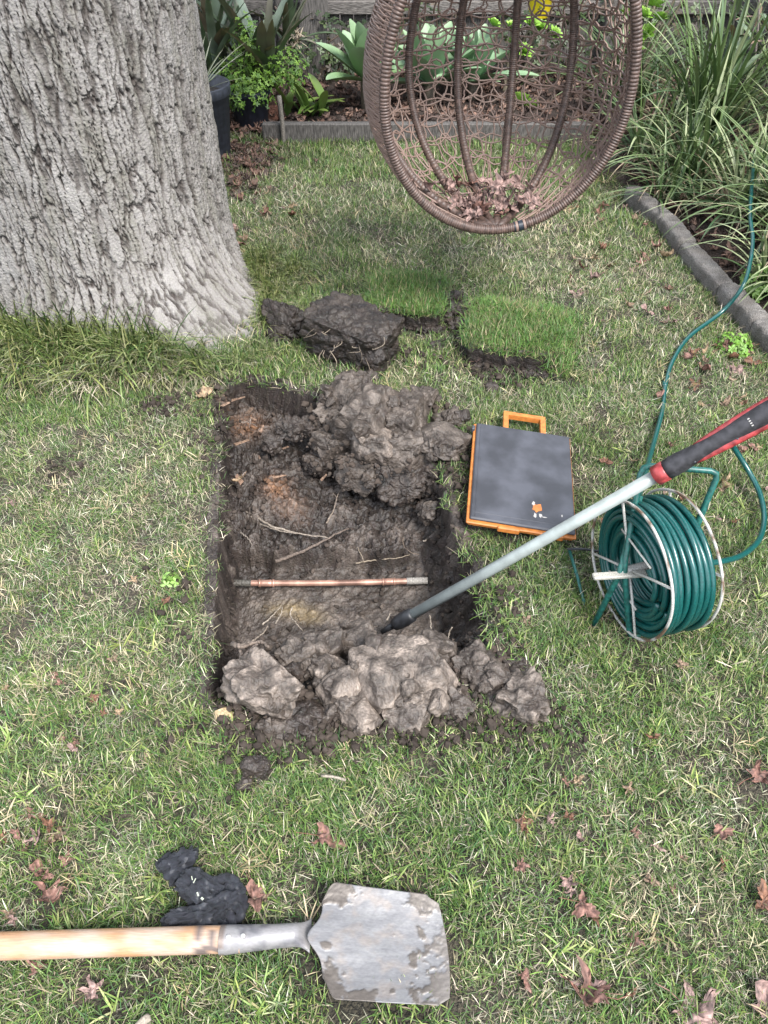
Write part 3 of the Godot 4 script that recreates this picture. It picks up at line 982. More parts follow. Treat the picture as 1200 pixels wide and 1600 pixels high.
func crumbs() -> void:
	var o := thing("soil_crumbs", "loose crumbs of dark soil strewn over the pit, the heaps and the grass", "soil crumbs")
	o.set_meta("kind", "stuff")
	var g := rng(99)
	var ms := []
	for k in 5: ms.append(lump(600 + k, Vector3(1, 0.7, 0.85), 5, 0.75, 5, 0.0, func(p: Vector3, _c: float, _f: float) -> Color: return Color.WHITE.darkened(0.25 * absf(sin(p.x * 3)))).mesh())
	var pl := []
	for k in 8000:
		var x := g.randf_range(-0.72, 0.5)
		var z := g.randf_range(-2.75, -1.0)
		var d := pit_dist(x, z)
		if d < -0.02 and g.randf() > 0.05: continue
		if z > -1.86 and z < -1.5 and x < 0.18 and g.randf() > 0.35: continue
		var pi := pit_index(x, z)
		var s := 0.0025 + 0.0095 * pow(g.randf(), 4.0)
		var c := pit_buf.c[pi] * g.randf_range(0.6, 1.05)
		c.a = 1
		pl.append([x, pit_buf.v[pi].y + s * 0.3, z, s, g.randf() * TAU, g.randf() * 3, c])
	var rings := [[590, 1150, 0.34, 0.05, 500], [400, 1150, 0.12, 0.1, 160], [800, 1130, 0.14, 0.08, 200], [640, 560, 0.3, 0.12, 200], [700, 500, 0.14, 0.16, 160], [720, 720, 0.05, 0.14, 130], [790, 590, 0.13, 0.06, 120], [330, 680, 0.1, 0.2, 150], [100, 740, 0.1, 0.05, 60], [260, 640, 0.1, 0.06, 240], [350, 255, 0.25, 0.2, 150], [270, 950, 0.06, 0.15, 60], [790, 960, 0.05, 0.15, 70]]
	for r in rings:
		var e := gp(r[0], r[1])
		for k in r[4]:
			var x: float = e.x + g.randfn() * r[2] * 0.6
			var z: float = e.z + g.randfn() * r[3] * 0.6
			pl.append([x, lawn_h(x, z) + g.randf_range(0.0, 0.02), z, 0.003 + 0.013 * pow(g.randf(), 3.0), g.randf() * TAU, g.randf() * 3, TOP_A.lerp(MID_A, g.randf())])
	# on the heaps
	for h in [[600, 1065, 0.3, 0.11, 300, 0.07], [590, 690, 0.22, 0.18, 300, 0.08], [760, 1070, 0.12, 0.08, 200, 0.05], [430, 1110, 0.12, 0.1, 200, 0.05]]:
		var e := gp(h[0], h[1])
		for k in h[4]:
			var dx: float = g.randf_range(-1.3, 1.3)
			var dz: float = g.randf_range(-1.3, 1.3)
			var y: float = h[5] * exp(-dx * dx - dz * dz)
			pl.append([e.x + dx * h[2], y * g.randf_range(0.4, 1.1), e.z + dz * h[3], 0.004 + 0.014 * pow(g.randf(), 2.5), g.randf() * TAU, g.randf() * 3, TOP_B.lerp(MID_A, g.randf())])
	scatter("crumb", ms, M.crumb, pl, o)
	# splinters of chopped root and wood in the back corner
	var chips := [[436, 745, 0.04, 0.5, -0.12], [374, 750, 0.05, 2.0, -0.1], [378, 692, 0.05, 0.2, -0.1], [372, 624, 0.05, 0.1, -0.06], [390, 642, 0.035, 1.0, -0.08], [409, 670, 0.03, 1.3, -0.09], [352, 632, 0.03, 0.4, 0.0], [446, 700, 0.03, 0.9, -0.1], [396, 655, 0.025, 2.2, -0.08], [506, 746, 0.025, 0.6, -0.1], [380, 655, 0.02, 0.2, -0.08], [405, 715, 0.02, 1.7, -0.11]]
	for c in chips:
		var b := Buf.new()
		cbox(b, Vector3.ZERO, Vector3(c[2] * 1.2, 0.005, c[2] * 0.34), 0.0016, Basis(Vector3.UP, 0.1), Color(0.27, 0.17, 0.115) * g.randf_range(0.5, 1.3))
		var skew := Vector3(g.randf_range(0.1, 1.0), g.randf_range(-0.5, 0.8), g.randf_range(0.2, 1.0))
		for k in b.v.size():
			var q := b.v[k]
			b.v[k] = Vector3(q.x + q.z * skew.y, q.y + q.x * q.x * 4.0, q.z * (1.0 - skew.z * smoothstep(-0.2, 1.0, q.x / c[2]))) + Vector3(g.randf_range(-1, 1), g.randf_range(-0.3, 0.6), g.randf_range(-1, 1)) * 0.002
		var o2 := single("wood_chip", b.flat(), M.root, "orange brown chip of chopped root in the dark back corner of the pit", "wood chip", gp(c[0], c[1], c[4] + 0.03), "chips of chopped root in the pit")
		o2.rotation = Vector3(g.randf_range(-0.4, 0.4), c[3], g.randf_range(-0.4, 0.4))
	var sb := Buf.new()
	var bl := lump(640, Vector3(0.028, 0.014, 0.02), 12, 0.4, 2, 0.002, func(_p: Vector3, _c: float, fi: float) -> Color: return Color(0.5, 0.38, 0.22) * (1.0 + 0.3 * fi))
	sb = bl
	single("stone", sb.mesh(), M.soil, "yellowish flat stone at the left foot of the front heap", "stone", gp(352, 1114, 0.012))

# ---------------------------------------------------------------- things lying about
func build_pipe() -> void:
	var a := gp(384, 911, -0.262)
	var d := gp(668, 907, -0.262)
	var o := thing("copper_pipe", "copper water pipe crossing the bottom of the pit", "pipe", (a + d) * 0.5)
	var u := (d - a).normalized()
	var L := (d - a).length()
	var run := func(f0: float, f1: float, r: float, col: Color, n := 2) -> ArrayMesh:
		var b := Buf.new()
		var pts := PackedVector3Array()
		for k in n:
			var f := lerpf(f0, f1, float(k) / (n - 1))
			pts.append(u * (f - 0.5) * L + Vector3(0, -0.006 * sin(f * PI), 0))
		tube(b, pts, r, 20, col)
		return b.mesh()
	obj("tube", run.call(-0.12, 0.92, 0.0108, Color(1, 1, 1), 24), M.copper, o)
	obj("fitting", run.call(0.07, 0.15, 0.0122, Color(1, 1, 1), 4), M.copper, o)
	for f in [0.07, 0.145]: obj("collar", run.call(f, f + 0.012, 0.0142, Color(1, 1, 1)), M.copper, o)
	obj("fitting", run.call(0.755, 0.82, 0.0122, Color(1, 1, 1), 4), M.copper, o)
	for f in [0.75, 0.812]: obj("collar", run.call(f, f + 0.01, 0.0138, Color(1, 1, 1)), M.copper, o)
	obj("taped_end", run.call(0.885, 1.0, 0.0125, Color(0.4, 0.37, 0.33), 5), M.tape, o)
	obj("muddy_end", run.call(-0.1, 0.03, 0.0122, Color(0.09, 0.08, 0.07), 4), M.soil, o)

func build_case() -> void:
	var H := 0.042
	var tl := gp(735, 662, H); var tr := gp(880, 690, H); var br := gp(907, 850, H); var bl := gp(735, 818, H)
	var mid := (tl + tr + br + bl) * 0.25
	var ux := ((tr - tl) + (br - bl)).normalized()
	var uz := Vector3(-ux.z, 0, ux.x)
	var w := ((tr - tl).length() + (br - bl).length()) * 0.5
	var l := absf(((bl - tl) + (br - tr)).dot(uz)) * 0.5
	var o := thing("flat_case", "flat black and orange carrying case lying on the grass right of the pit", "case", Vector3(mid.x, 0, mid.z))
	var dl := (bl - tl) + (br - tr)
	o.rotation.y = lerpf(atan2(-ux.z, ux.x), atan2(dl.x, dl.z), 0.72)
	o.rotation.z = -0.09
	o.position.y = 0.018
	var bx := func(called: String, at: Vector3, size: Vector3, ch: float, m: Material, parent: Node) -> MeshInstance3D:
		var b := Buf.new()
		cbox(b, at, size, ch)
		return obj(called, b.flat(), m, parent)
	var y0 := 0.006
	bx.call("bottom_shell", Vector3(0, y0 + 0.015, 0), Vector3(w - 0.006, 0.016, l - 0.006), 0.005, M.orange, o)
	bx.call("frame", Vector3(0, y0 + 0.026, 0), Vector3(w + 0.006, 0.008, l + 0.008), 0.0025, M.orange, o)
	var lid: MeshInstance3D = bx.call("lid", Vector3(0.003, y0 + 0.0355, -0.002), Vector3(w - 0.008, 0.012, l - 0.010), 0.004, M.lid, o)
	bx.call("lid_fold", Vector3(-w / 2 + 0.022, y0 + 0.0415, 0), Vector3(0.003, 0.002, l - 0.03), 0.0008, M.lid, lid)
	bx.call("lid_fold", Vector3(0, y0 + 0.0415, l / 2 - 0.035), Vector3(w - 0.03, 0.002, 0.003), 0.0008, M.lid, lid)
	bx.call("latch", Vector3(-0.04, y0 + 0.026, l / 2 + 0.008), Vector3(0.07, 0.02, 0.012), 0.003, M.orange, o)
	bx.call("latch", Vector3(0.11, y0 + 0.026, l / 2 + 0.008), Vector3(0.05, 0.02, 0.01), 0.003, M.orange, o)
	bx.call("hinge", Vector3(-w / 2 - 0.004, y0 + 0.03, -l / 2 + 0.03), Vector3(0.012, 0.022, 0.022), 0.003, M.lid, o)
	# the carrying handle, a flat orange loop
	var cs := CSGCombiner3D.new()
	cs.name = "handle"
	o.add_child(cs, true)
	var c1 := CSGBox3D.new()
	c1.name = "loop"; c1.size = Vector3(0.155, 0.02, 0.10)
	cs.add_child(c1)
	var c2 := CSGBox3D.new()
	c2.name = "opening"; c2.size = Vector3(0.118, 0.05, 0.085); c2.position = Vector3(0, 0, 0.012)
	c2.operation = CSGShape3D.OPERATION_SUBTRACTION
	cs.add_child(c2)
	cs.material_override = M.orange
	cs.position = Vector3(0.008, y0 + 0.03, -l / 2 - 0.045)
	# the worn print on the lid
	var g := rng(3)
	for q in [[0.0, 0.0, 0.022, 0.03, 0], [0.012, 0.035, 0.008, 0.014, 1], [-0.010, 0.038, 0.006, 0.02, 1], [-0.016, -0.018, 0.008, 0.012, 1], [0.028, 0.04, 0.012, 0.004, 1], [0.1, 0.02, 0.004, 0.008, 1], [0.11, 0.06, 0.003, 0.008, 1]]:
		var b := Buf.new()
		var n := 14
		var c := b.p(Vector3.ZERO)
		for k in n:
			var rr := g.randf_range(0.55, 1.1)
			b.p(Vector3(cos(TAU * k / n) * q[2] * rr, 0, sin(TAU * k / n) * q[3] * rr) * 0.8)
		for k in n: b.t(c, 1 + k, 1 + (k + 1) % n)
		obj("worn_print", b.mesh(), M.orange if q[4] == 0 else M.scuff, lid, Vector3(0.05 + q[0] * 0.8, y0 + 0.0424 + 0.0003 * q[4], 0.155 + q[1]))
	for i in 5:
		for j in 9:
			var p: Vector3 = o.transform * Vector3((i / 4.0 - 0.5) * (w - 0.03), 0, (j / 8.0 - 0.5) * (l - 0.03))
			bare.append([p.x, p.z, 0.035])

const AX := Vector3(0.956, 0, -0.292)       # the axle of the reel, from its near left end to its far right end
func build_reel() -> void:
	var C := gp(1032, 878, 0.215)
	var o := thing("hose_reel", "wire garden hose reel with white wheels and green tube frame", "hose reel", Vector3(C.x, 0, C.z))
	var c := Vector3(0, C.y, 0)
	var fw := AX.cross(Vector3.UP).normalized()          # across the axle, level
	var ring := func(s: float, R: float, r: float, n := 64) -> PackedVector3Array:
		var pts := PackedVector3Array()
		for k in n: pts.append(c + AX * s + (fw * cos(TAU * k / n) + Vector3.UP * sin(TAU * k / n)) * R * (1.0 + 0.008 * sin(5.0 * TAU * k / n)))
		return pts
	var wn := noise(FastNoiseLite.TYPE_SIMPLEX_SMOOTH, 12.0, 61, 3)
	for s in [-0.098, 0.046]:
		var wheel := Node3D.new()
		wheel.name = "wheel"
		o.add_child(wheel, true)
		var b := Buf.new()
		tube(b, ring.call(s, 0.197, 0.0), 0.0041, 8, Color.WHITE, true)
		for k in b.v.size():
			if wn.get_noise_3dv(b.v[k]) > 0.22: b.c[k] = Color(0.3, 0.19, 0.13)
		obj("rim", b.mesh(), M.whitepaint, wheel)
		for k in 4:
			var a := TAU * (k + 0.36) / 4.0
			var e := (fw * cos(a) + Vector3.UP * sin(a)) * 0.196
			b = Buf.new()
			tube(b, PackedVector3Array([c + AX * s + e * 0.1, c + AX * s * 0.98 + e * 0.6, c + AX * s + e]), 0.0038, 7)
			obj("spoke", b.mesh(), M.whitepaint, wheel)
		for y in [-0.085, 0.085]:
			b = Buf.new()
			tube(b, PackedVector3Array([c + AX * s + fw * -0.075 + Vector3.UP * y, c + AX * s + fw * 0.075 + Vector3.UP * y]), 0.003, 6)
			obj("cross_bar", b.mesh(), M.whitepaint, wheel)
	var b2 := Buf.new()
	tube(b2, PackedVector3Array([c + AX * -0.13, c + AX * 0.08]), 0.012, 14, Color(0.8, 0.8, 0.8))
	obj("axle", b2.mesh(), M.whitepaint, o)
	b2 = Buf.new()
	cbox(b2, c + AX * -0.132 + fw * 0.01, Vector3(0.15, 0.012, 0.022), 0.003, Basis(Vector3(0.97, -0.03, -0.1).normalized(), Vector3.UP, Vector3(0.1, 0, 0.97).normalized()), Color(0.85, 0.84, 0.8))
	obj("crank", b2.flat(), M.whitepaint, o)
	# frame of bent green tube
	var rel := func(v: Vector3) -> Vector3: return v - o.position
	var hl := gp(1003, 727, 0.455); var hr := gp(1124, 737, 0.455)
	var foot := gp(984, 996, 0.008)
	var foot2 := gp(928, 976, 0.01)
	var footr := foot + AX * 0.19 + Vector3(0.01, 0, -0.02)
	var hubl := C + AX * -0.118
	var hubr := C + AX * 0.07
	var bent := func(list: Array, called := "frame_tube") -> void:
		var b := Buf.new()
		var rl := []
		for q in list: rl.append(rel.call(q))
		# sharp bends rounded by doubling the corner points
		var ctrl := [rl[0]]
		for k in range(1, rl.size() - 1):
			ctrl.append(rl[k] + (rl[k - 1] - rl[k]).limit_length(0.022))
			ctrl.append(rl[k] + ((rl[k - 1] - rl[k]).normalized() + (rl[k + 1] - rl[k]).normalized()) * 0.006)
			ctrl.append(rl[k] + (rl[k + 1] - rl[k]).limit_length(0.022))
		ctrl.append(rl[-1])
		var pts := PackedVector3Array()
		for k in ctrl.size():
			pts.append(ctrl[k])
		tube(b, pts, 0.0085, 12)
		obj(called, b.mesh(), M.greentube, o)
	bent.call([foot + AX * 0.03, foot, hubl + Vector3(0.0, 0.02, 0), hl, hr, hubr, footr, footr + AX * -0.03])
	bent.call([foot2, hubl + Vector3(-0.012, 0.0, 0.012), gp(1000, 775, 0.37)], "brace")
	var f3 := hubr + Vector3(0.02, -C.y + 0.01, -0.2)
	bent.call([f3, hubr + Vector3(0.012, 0, -0.01), hr.lerp(hubr, 0.3)], "brace")
	# the hose, wound on the reel, with its two running ends
	var h := thing("garden_hose", "dark green garden hose wound on the reel, its ends trailing over the lawn", "garden hose", Vector3(C.x, 0, C.z))
	var coil := Buf.new()
	var g := rng(41)
	var layers := [[0.180, 9], [0.163, 8], [0.146, 9], [0.129, 8], [0.112, 9]]
	var r := 0.0086
	for li in layers.size():
		var R: float = layers[li][0]
		var turns: int = layers[li][1]
		var pts := PackedVector3Array()
		var n := 48 if li == 0 else 36
		for k in turns * n + 1:
			var f := float(k) / (turns * n)
			var a := TAU * k / n
			var s := lerpf(-0.086, 0.041, f) if li % 2 == 0 else lerpf(0.034, -0.079, f)
			var wob := 0.005 * sin(a * 0.53 + li) + 0.004 * sin(a * 1.31 + 2.0 * li) + 0.0015 * sin(a * 3.7)
			pts.append(c + AX * (s + 0.004 * sin(a * 0.77 + li) + 0.002 * sin(a * 2.3)) + (fw * cos(a) + Vector3.UP * sin(a)) * (R + wob) + Vector3(0, -0.006, 0))
		tube(coil, pts, r, 9)
	obj("coil", coil.mesh(), M.hose, h)
	var far := [[1172, 330, 0.30], [1176, 372, 0.26], [1172, 410, 0.22], [1160, 448, 0.17], [1128, 487, 0.06], [1078, 525, 0.025], [1052, 562, 0.02], [1040, 600, 0.018], [1035, 640, 0.02], [1022, 690, 0.05], [1013, 722, 0.10], [998, 780, 0.24], [1004, 800, 0.33]]
	var cp := [gp(1178, 250, 0.32) - h.position]
	for q in far: cp.append(gp(q[0], q[1], q[2]) - h.position)
	var tb := Buf.new()
	tube(tb, path(cp, 110), 0.0088, 10)
	obj("far_end", tb.mesh(), M.hose, h)
	tb = Buf.new()
	var j := gp(1040, 600, 0.018) - h.position
	tube(tb, PackedVector3Array([j + Vector3(-0.006, 0.0, 0.016), j + Vector3(-0.004, 0, -0.012)]), 0.0105, 10)
	obj("joiner", tb.mesh(), M.hose, h)
	var near := [[1100, 880, 0.17], [1128, 877, 0.15], [1160, 867, 0.11], [1186, 843, 0.07], [1194, 808, 0.05], [1186, 768, 0.06], [1165, 728, 0.10], [1146, 698, 0.16], [1142, 680, 0.22], [1160, 662, 0.30], [1215, 630, 0.33], [1300, 590, 0.2]]
	cp = []
	for q in near: cp.append(gp(q[0], q[1], q[2]) - h.position)
	tb = Buf.new()
	tube(tb, path(cp, 80), 0.0088, 10)
	obj("near_end", tb.mesh(), M.hose, h)
	tb = Buf.new()
	var e0: Vector3 = cp[0]
	var e1: Vector3 = cp[1]
	var eu := (e1 - e0).normalized()
	tube(tb, PackedVector3Array([e0 - eu * 0.03, e0 - eu * 0.012]), 0.012, 12)
	tube(tb, PackedVector3Array([e0 - eu * 0.012, e0 + eu * 0.0]), 0.0145, 12)
	tube(tb, PackedVector3Array([e0, e0 + eu * 0.012]), 0.0125, 12)
	obj("connector", tb.mesh(), M.darkplastic, h)
	tb = Buf.new()
	tube(tb, PackedVector3Array([e0 - eu * 0.004, e0 + eu * 0.002]), 0.0152, 12)
	obj("connector_ring", tb.mesh(), M.redplastic, h)
	# a thin dark stake and strap beside the case
	var st := thing("garden_stake", "thin dark green stake lying in the grass below the orange case", "stake", gp(902, 900))
	tb = Buf.new()
	tube(tb, PackedVector3Array([gp(889, 858, 0.03) - st.position, gp(902, 900, 0.035) - st.position, gp(914, 946, 0.012) - st.position]), 0.005, 8)
	obj("shaft", tb.mesh(), M.greentube, st)
	tb = Buf.new()
	tube(tb, path([gp(886, 858, 0.035) - st.position, gp(910, 858, 0.04) - st.position, gp(940, 862, 0.03) - st.position], 8), 0.004, 8)
	obj("tie", tb.mesh(), M.darkplastic, st)

func build_pole_tool() -> void:
	var a := gp(634, 966, -0.15)
	var d := gp(1026, 743, 0.505)
	var u := (d - a).normalized()
	var o := thing("pole_tool", "long grey pole tool with red and black grip, its head down in the pit", "power tool", a)
	o.transform.basis = Basis(u.cross(Vector3.UP).normalized(), u, u.cross(Vector3.UP).normalized().cross(u))
	var L := (d - a).length()
	# in this frame y runs along the pole, x to its lower side, z to the camera or away from it
	var prof := func(list: Array, m: Material, called: String, parent: Node, sides := 24, flat := 1.0) -> MeshInstance3D:
		var b := Buf.new()
		for k in list.size():
			for s in sides:
				var an := TAU * s / sides
				b.p(Vector3(cos(an) * list[k][1], list[k][0], sin(an) * list[k][1] * flat))
		for k in list.size() - 1:
			for s in sides:
				var s1 := (s + 1) % sides
				b.q(k * sides + s, k * sides + s1, (k + 1) * sides + s1, (k + 1) * sides + s)
		var c0 := b.p(Vector3(0, list[0][0], 0)); var c1 := b.p(Vector3(0, list[-1][0], 0))
		var e: int = (list.size() - 1) * sides
		for s in sides:
			b.t(c0, (s + 1) % sides, s)
			b.t(c1, e + s, e + (s + 1) % sides)
		return obj(called, b.mesh(), m, parent)
	prof.call([[0.02, 0.0168], [L + 0.02, 0.0168]], M.pole, "pole", o)
	var head: MeshInstance3D = prof.call([[-0.055, 0.012], [-0.05, 0.02], [-0.03, 0.024], [0.0, 0.025], [0.025, 0.023], [0.033, 0.019], [0.034, 0.0165]], M.darkplastic, "head", o)
	prof.call([[-0.11, 0.008], [-0.05, 0.012]], M.darkplastic, "nozzle", head)
	var g0 := L
	prof.call([[g0 - 0.006, 0.019], [g0 - 0.002, 0.0265], [g0 + 0.026, 0.0265], [g0 + 0.03, 0.023]], M.redplastic, "front_collar", o)
	var grip: MeshInstance3D = prof.call([[g0 + 0.03, 0.0255], [g0 + 0.05, 0.0269], [g0 + 0.055, 0.0260], [g0 + 0.062, 0.0269], [g0 + 0.11, 0.0223], [g0 + 0.2, 0.0239], [g0 + 0.29, 0.0277], [g0 + 0.36, 0.0281], [g0 + 0.42, 0.0260], [g0 + 0.46, 0.0277]], M.grip, "grip", o)
	# which way the camera lies decides nothing but the roll of the grip: its switch faces up and out
	var eye: Vector3 = o.transform.affine_inverse() * EYE
	var nz := Vector3(eye.x, 0, eye.z).normalized()
	var nx := Vector3.UP.cross(nz)
	var face := Basis(nx, Vector3.UP, nz)
	# red side panels along the grip
	for s in [-1, 1]:
		var b := Buf.new()
		var pts := PackedVector3Array()
		var rad := []
		for k in 14:
			var f := k / 13.0
			var y := g0 + lerpf(0.115, 0.40, f) if s < 0 else g0 + lerpf(0.10, 0.43, f)
			var R := lerpf(0.0225, 0.0265, smoothstep(0.1, 0.8, f))
			pts.append(nx * (s * R * 0.88) + Vector3.UP * y + nz * (0.004 + 0.003 * sin(f * 9.0)))
			rad.append((0.004 + 0.008 * pow(sin(PI * clampf(f * 1.02, 0, 1)), 0.7)) * (1.0 if s > 0 else 0.8))
		tube(b, pts, rad, 10)
		obj("side_panel", b.mesh(), M.redplastic, o)
	prof.call([[g0 + 0.455, 0.028], [g0 + 0.46, 0.031], [g0 + 0.495, 0.032], [g0 + 0.5, 0.030]], M.redplastic, "rear_collar", o)
	prof.call([[g0 + 0.5, 0.030], [g0 + 0.51, 0.033], [g0 + 0.66, 0.036], [g0 + 0.67, 0.025]], M.grip, "motor_housing", o)
	var bx := func(y: float, r: float, sx: float, size: Vector3, m: Material, called: String, parent: Node) -> void:
		var b := Buf.new()
		cbox(b, Vector3(0, g0 + y, 0) + nz * r + nx * sx, size, minf(0.002, size.z * 0.4), face)
		obj(called, b.flat(), m, parent)
	bx.call(0.355, 0.0272, 0.0, Vector3(0.022, 0.05, 0.006), M.lid, "switch_plate", grip)
	bx.call(0.352, 0.0305, 0.0, Vector3(0.011, 0.018, 0.006), M.darkplastic, "switch", grip)
	bx.call(0.352, 0.0337, 0.0, Vector3(0.007, 0.012, 0.001), M.greymark, "switch_mark", grip)
	for k in 4:
		bx.call(0.255, 0.0262, -0.009 + 0.006 * k, Vector3(0.003, 0.005, 0.001), M.scuff, "charge_light", grip)
	for q in [[0.1, 0.022], [0.21, 0.024]]:
		bx.call(q[0], 0.015, q[1] * 0.75, Vector3(0.006, 0.006, 0.004), M.lid, "screw", grip)
	bx.call(0.59, 0.034, 0.0, Vector3(0.044, 0.1, 0.004), M.greymark, "label_plate", o)
	bx.call(0.59, 0.0365, 0.004, Vector3(0.02, 0.08, 0.001), M.redplastic, "label_band", o)
	bx.call(0.6, 0.0365, -0.014, Vector3(0.008, 0.07, 0.001), M.scuff, "label_band", o)

func build_shovel() -> void:
	var o := thing("shovel", "square-mouthed shovel with wooden shaft and muddy steel blade lying on the grass", "shovel", gp(340, 1470))
	var hh := 0.05
	var s0 := gp(-60, 1480, hh + 0.01) - o.position
	var s1 := gp(345, 1469, hh) - o.position
	var f1 := gp(470, 1460, 0.04) - o.position
	var neck := gp(498, 1461, 0.032) - o.position
	var b := Buf.new()
	var pts := path([s0 + (s0 - s1) * 0.5, s0, s1 + (f1 - s1) * 0.25], 60)
	var rad := []
	for k in 60: rad.append(0.0265)
	tube(b, pts, rad, 24)
	var wn := noise(FastNoiseLite.TYPE_SIMPLEX_SMOOTH, 14.0, 71, 4)
	for k in b.v.size():
		var p := b.v[k]
		var f := smoothstep(-0.55, -0.05, p.x)
		var pale := clampf(0.5 + 1.4 * wn.get_noise_3d(p.x * 0.6, p.y * 2, p.z * 2), 0, 1) * smoothstep(-0.75, -0.25, p.x)
		b.c[k] = Color(0.39, 0.215, 0.11).lerp(Color(0.42, 0.33, 0.265), pale * 0.85)
		if p.x > -0.03 and wn.get_noise_3dv(p * 2.0) > 0.0: b.c[k] = Color(0.13, 0.1, 0.09)
	obj("shaft", b.mesh(), M.handlewood, o)
	# the socket: round over the shaft, flattening into the blade
	b = Buf.new()
	var n := 26
	var sides := 24
	for k in n + 1:
		var f := float(k) / n
		var p := s1.lerp(f1, f * 1.12)
		var ry := lerpf(0.0285, 0.0235, f)
		var rx := lerpf(0.0285, 0.0225, minf(f * 1.6, 1.0))
		if f > 0.84: rx = lerpf(0.0225, 0.034, pow((f - 0.84) / 0.16, 2.0)); ry = lerpf(0.0235, 0.006, (f - 0.84) / 0.16)
		for s in sides:
			var an := TAU * s / sides
			var q := p + Vector3(0, cos(an) * ry - (0.012 * maxf(0, f - 0.85) * 6), sin(an) * rx)
			var m := wn.get_noise_3dv(q * 1.6)
			b.p(q, Color(0.24, 0.23, 0.23).lerp(Color(0.12, 0.115, 0.125), clampf(m * 2.2, 0, 1)).lerp(Color(0.15, 0.12, 0.105), 1.0 if k < 2 and m > -0.1 else 0.0))
	for k in n:
		for s in sides:
			var a0 := k * sides + s
			var a1 := k * sides + (s + 1) % sides
			b.q(a0, a0 + sides, a1 + sides, a1)
	obj("socket", b.mesh(), M.steel, o)
	b = Buf.new()
	for q in [[0.12, 0.0], [0.3, 0.004]]:
		var p := s1.lerp(f1, q[0]) + Vector3(0, 0.0275, 0.004)
		tube(b, PackedVector3Array([p, p + Vector3(0, 0.003, 0)]), 0.005, 10, Color(0.5, 0.48, 0.46))
	obj("rivet", b.mesh(), M.steel, o)
	# the blade: a dished plate, mud dried along its mouth and corners
	var tl := gp(505, 1381, 0.045) - o.position
	var trr := gp(682, 1399, 0.045) - o.position
	var brr := gp(702, 1572, 0.045) - o.position
	var bl := gp(503, 1564, 0.045) - o.position
	b = Buf.new()
	var N := 110
	for i in N + 1:
		for j in N + 1:
			var f := float(i) / N
			var v := float(j) / N
			var p := tl.lerp(trr, f).lerp(bl.lerp(brr, f), v)
			var c := v * 2.0 - 1.0
			# shoulders round off towards the socket, the mouth bows out a little
			if f < 0.12: p.z += (0.12 - f) * (0.12 - f) * -3.5 * signf(c) * pow(absf(c), 5.0)
			p.x += 0.012 * sin(f * PI * 0.5) * (1.0 - c * c) * f - 0.030 * pow(1.0 - f, 8.0) * exp(-c * c * 14.0)
			var corner := maxf(0, absf(c) - 0.86) / 0.14
			if f > 0.92: p.x -= (f - 0.92) * 0.3 * corner
			p.y += 0.016 * c * c + 0.020 * pow(1.0 - f, 3.0) * exp(-c * c * 5.0) - 0.018 * f + 0.002 * wn.get_noise_2d(f * 0.2, v * 0.2)
			var m1 := wn.get_noise_2d(f * 0.26 + 3.1, v * 0.26)
			var m2 := wn.get_noise_2d(f * 0.8, v * 0.8 + 7)
			var mud := smoothstep(0.83, 0.92, f + 0.20 * m1 + 0.06 * m2 - 0.10 * (1 - v))
			for q in [[0.05, 0.06, 0.22, 0.17], [0.08, 0.93, 0.16, 0.2], [0.33, 0.97, 0.16, 0.09], [0.8, 0.36, 0.045, 0.07], [0.72, 0.62, 0.04, 0.1], [0.08, 0.56, 0.04, 0.045], [1.0, 0.85, 0.3, 0.42], [0.9, 0.06, 0.17, 0.14], [0.55, 0.9, 0.03, 0.03]]:
				var ex: float = (f - q[0]) / q[2]
				var ey: float = (v - q[1]) / q[3]
				mud = maxf(mud, smoothstep(0.34, 0.54, exp(-ex * ex - ey * ey) + 0.5 * m1 * minf(1.0, q[2] * 8) + 0.35 * m2 - 0.08))
			var steel := Color(0.158, 0.154, 0.158).lerp(Color(0.185, 0.181, 0.184), clampf(0.5 + 1.8 * wn.get_noise_2d(f * 0.2, v * 1.1 + 30), 0, 1))
			steel = steel.lerp(Color(0.22, 0.185, 0.16), clampf(wn.get_noise_2d(f * 0.3 + 60, v * 0.3) * 2.0, 0, 1) * 0.6)
			var dirt := Color(0.10, 0.085, 0.073).lerp(Color(0.17, 0.15, 0.135), smoothstep(0.75, 1.0, f) * (0.4 + 0.6 * v))
			p.y += mud * (0.002 + 0.0012 * m2)
			b.p(p, steel.lerp(dirt, mud))
	for i in N:
		for j in N:
			var k := i * (N + 1) + j
			b.t(k, k + N + 1, k + 1)
			b.t(k + N + 1, k + N + 2, k + 1)
	# underside, 2.5 mm below, joined along the rim
	var first := b.v.size()
	for k in first: b.p(b.v[k] + Vector3(0, -0.0025, 0), Color(0.25, 0.24, 0.24))
	for i in N:
		for j in N:
			var k := first + i * (N + 1) + j
			b.t(k, k + 1, k + N + 1)
			b.t(k + N + 1, k + 1, k + N + 2)
	for k in N:
		for e in [[k, k + 1, 1], [N * (N + 1) + k, N * (N + 1) + k + 1, -1], [k * (N + 1), (k + 1) * (N + 1), -1], [k * (N + 1) + N, (k + 1) * (N + 1) + N, 1]]:
			if e[2] > 0: b.q(e[0], e[1], first + e[1], first + e[0])
			else: b.q(e[1], e[0], first + e[0], first + e[1])
	obj("blade", b.mesh(), M.steel, o)
	for i in 6:
		for j in 6:
			var p: Vector3 = o.position + tl.lerp(trr, i / 5.0).lerp(bl.lerp(brr, i / 5.0), j / 5.0)
			bare.append([p.x, p.z, 0.03])

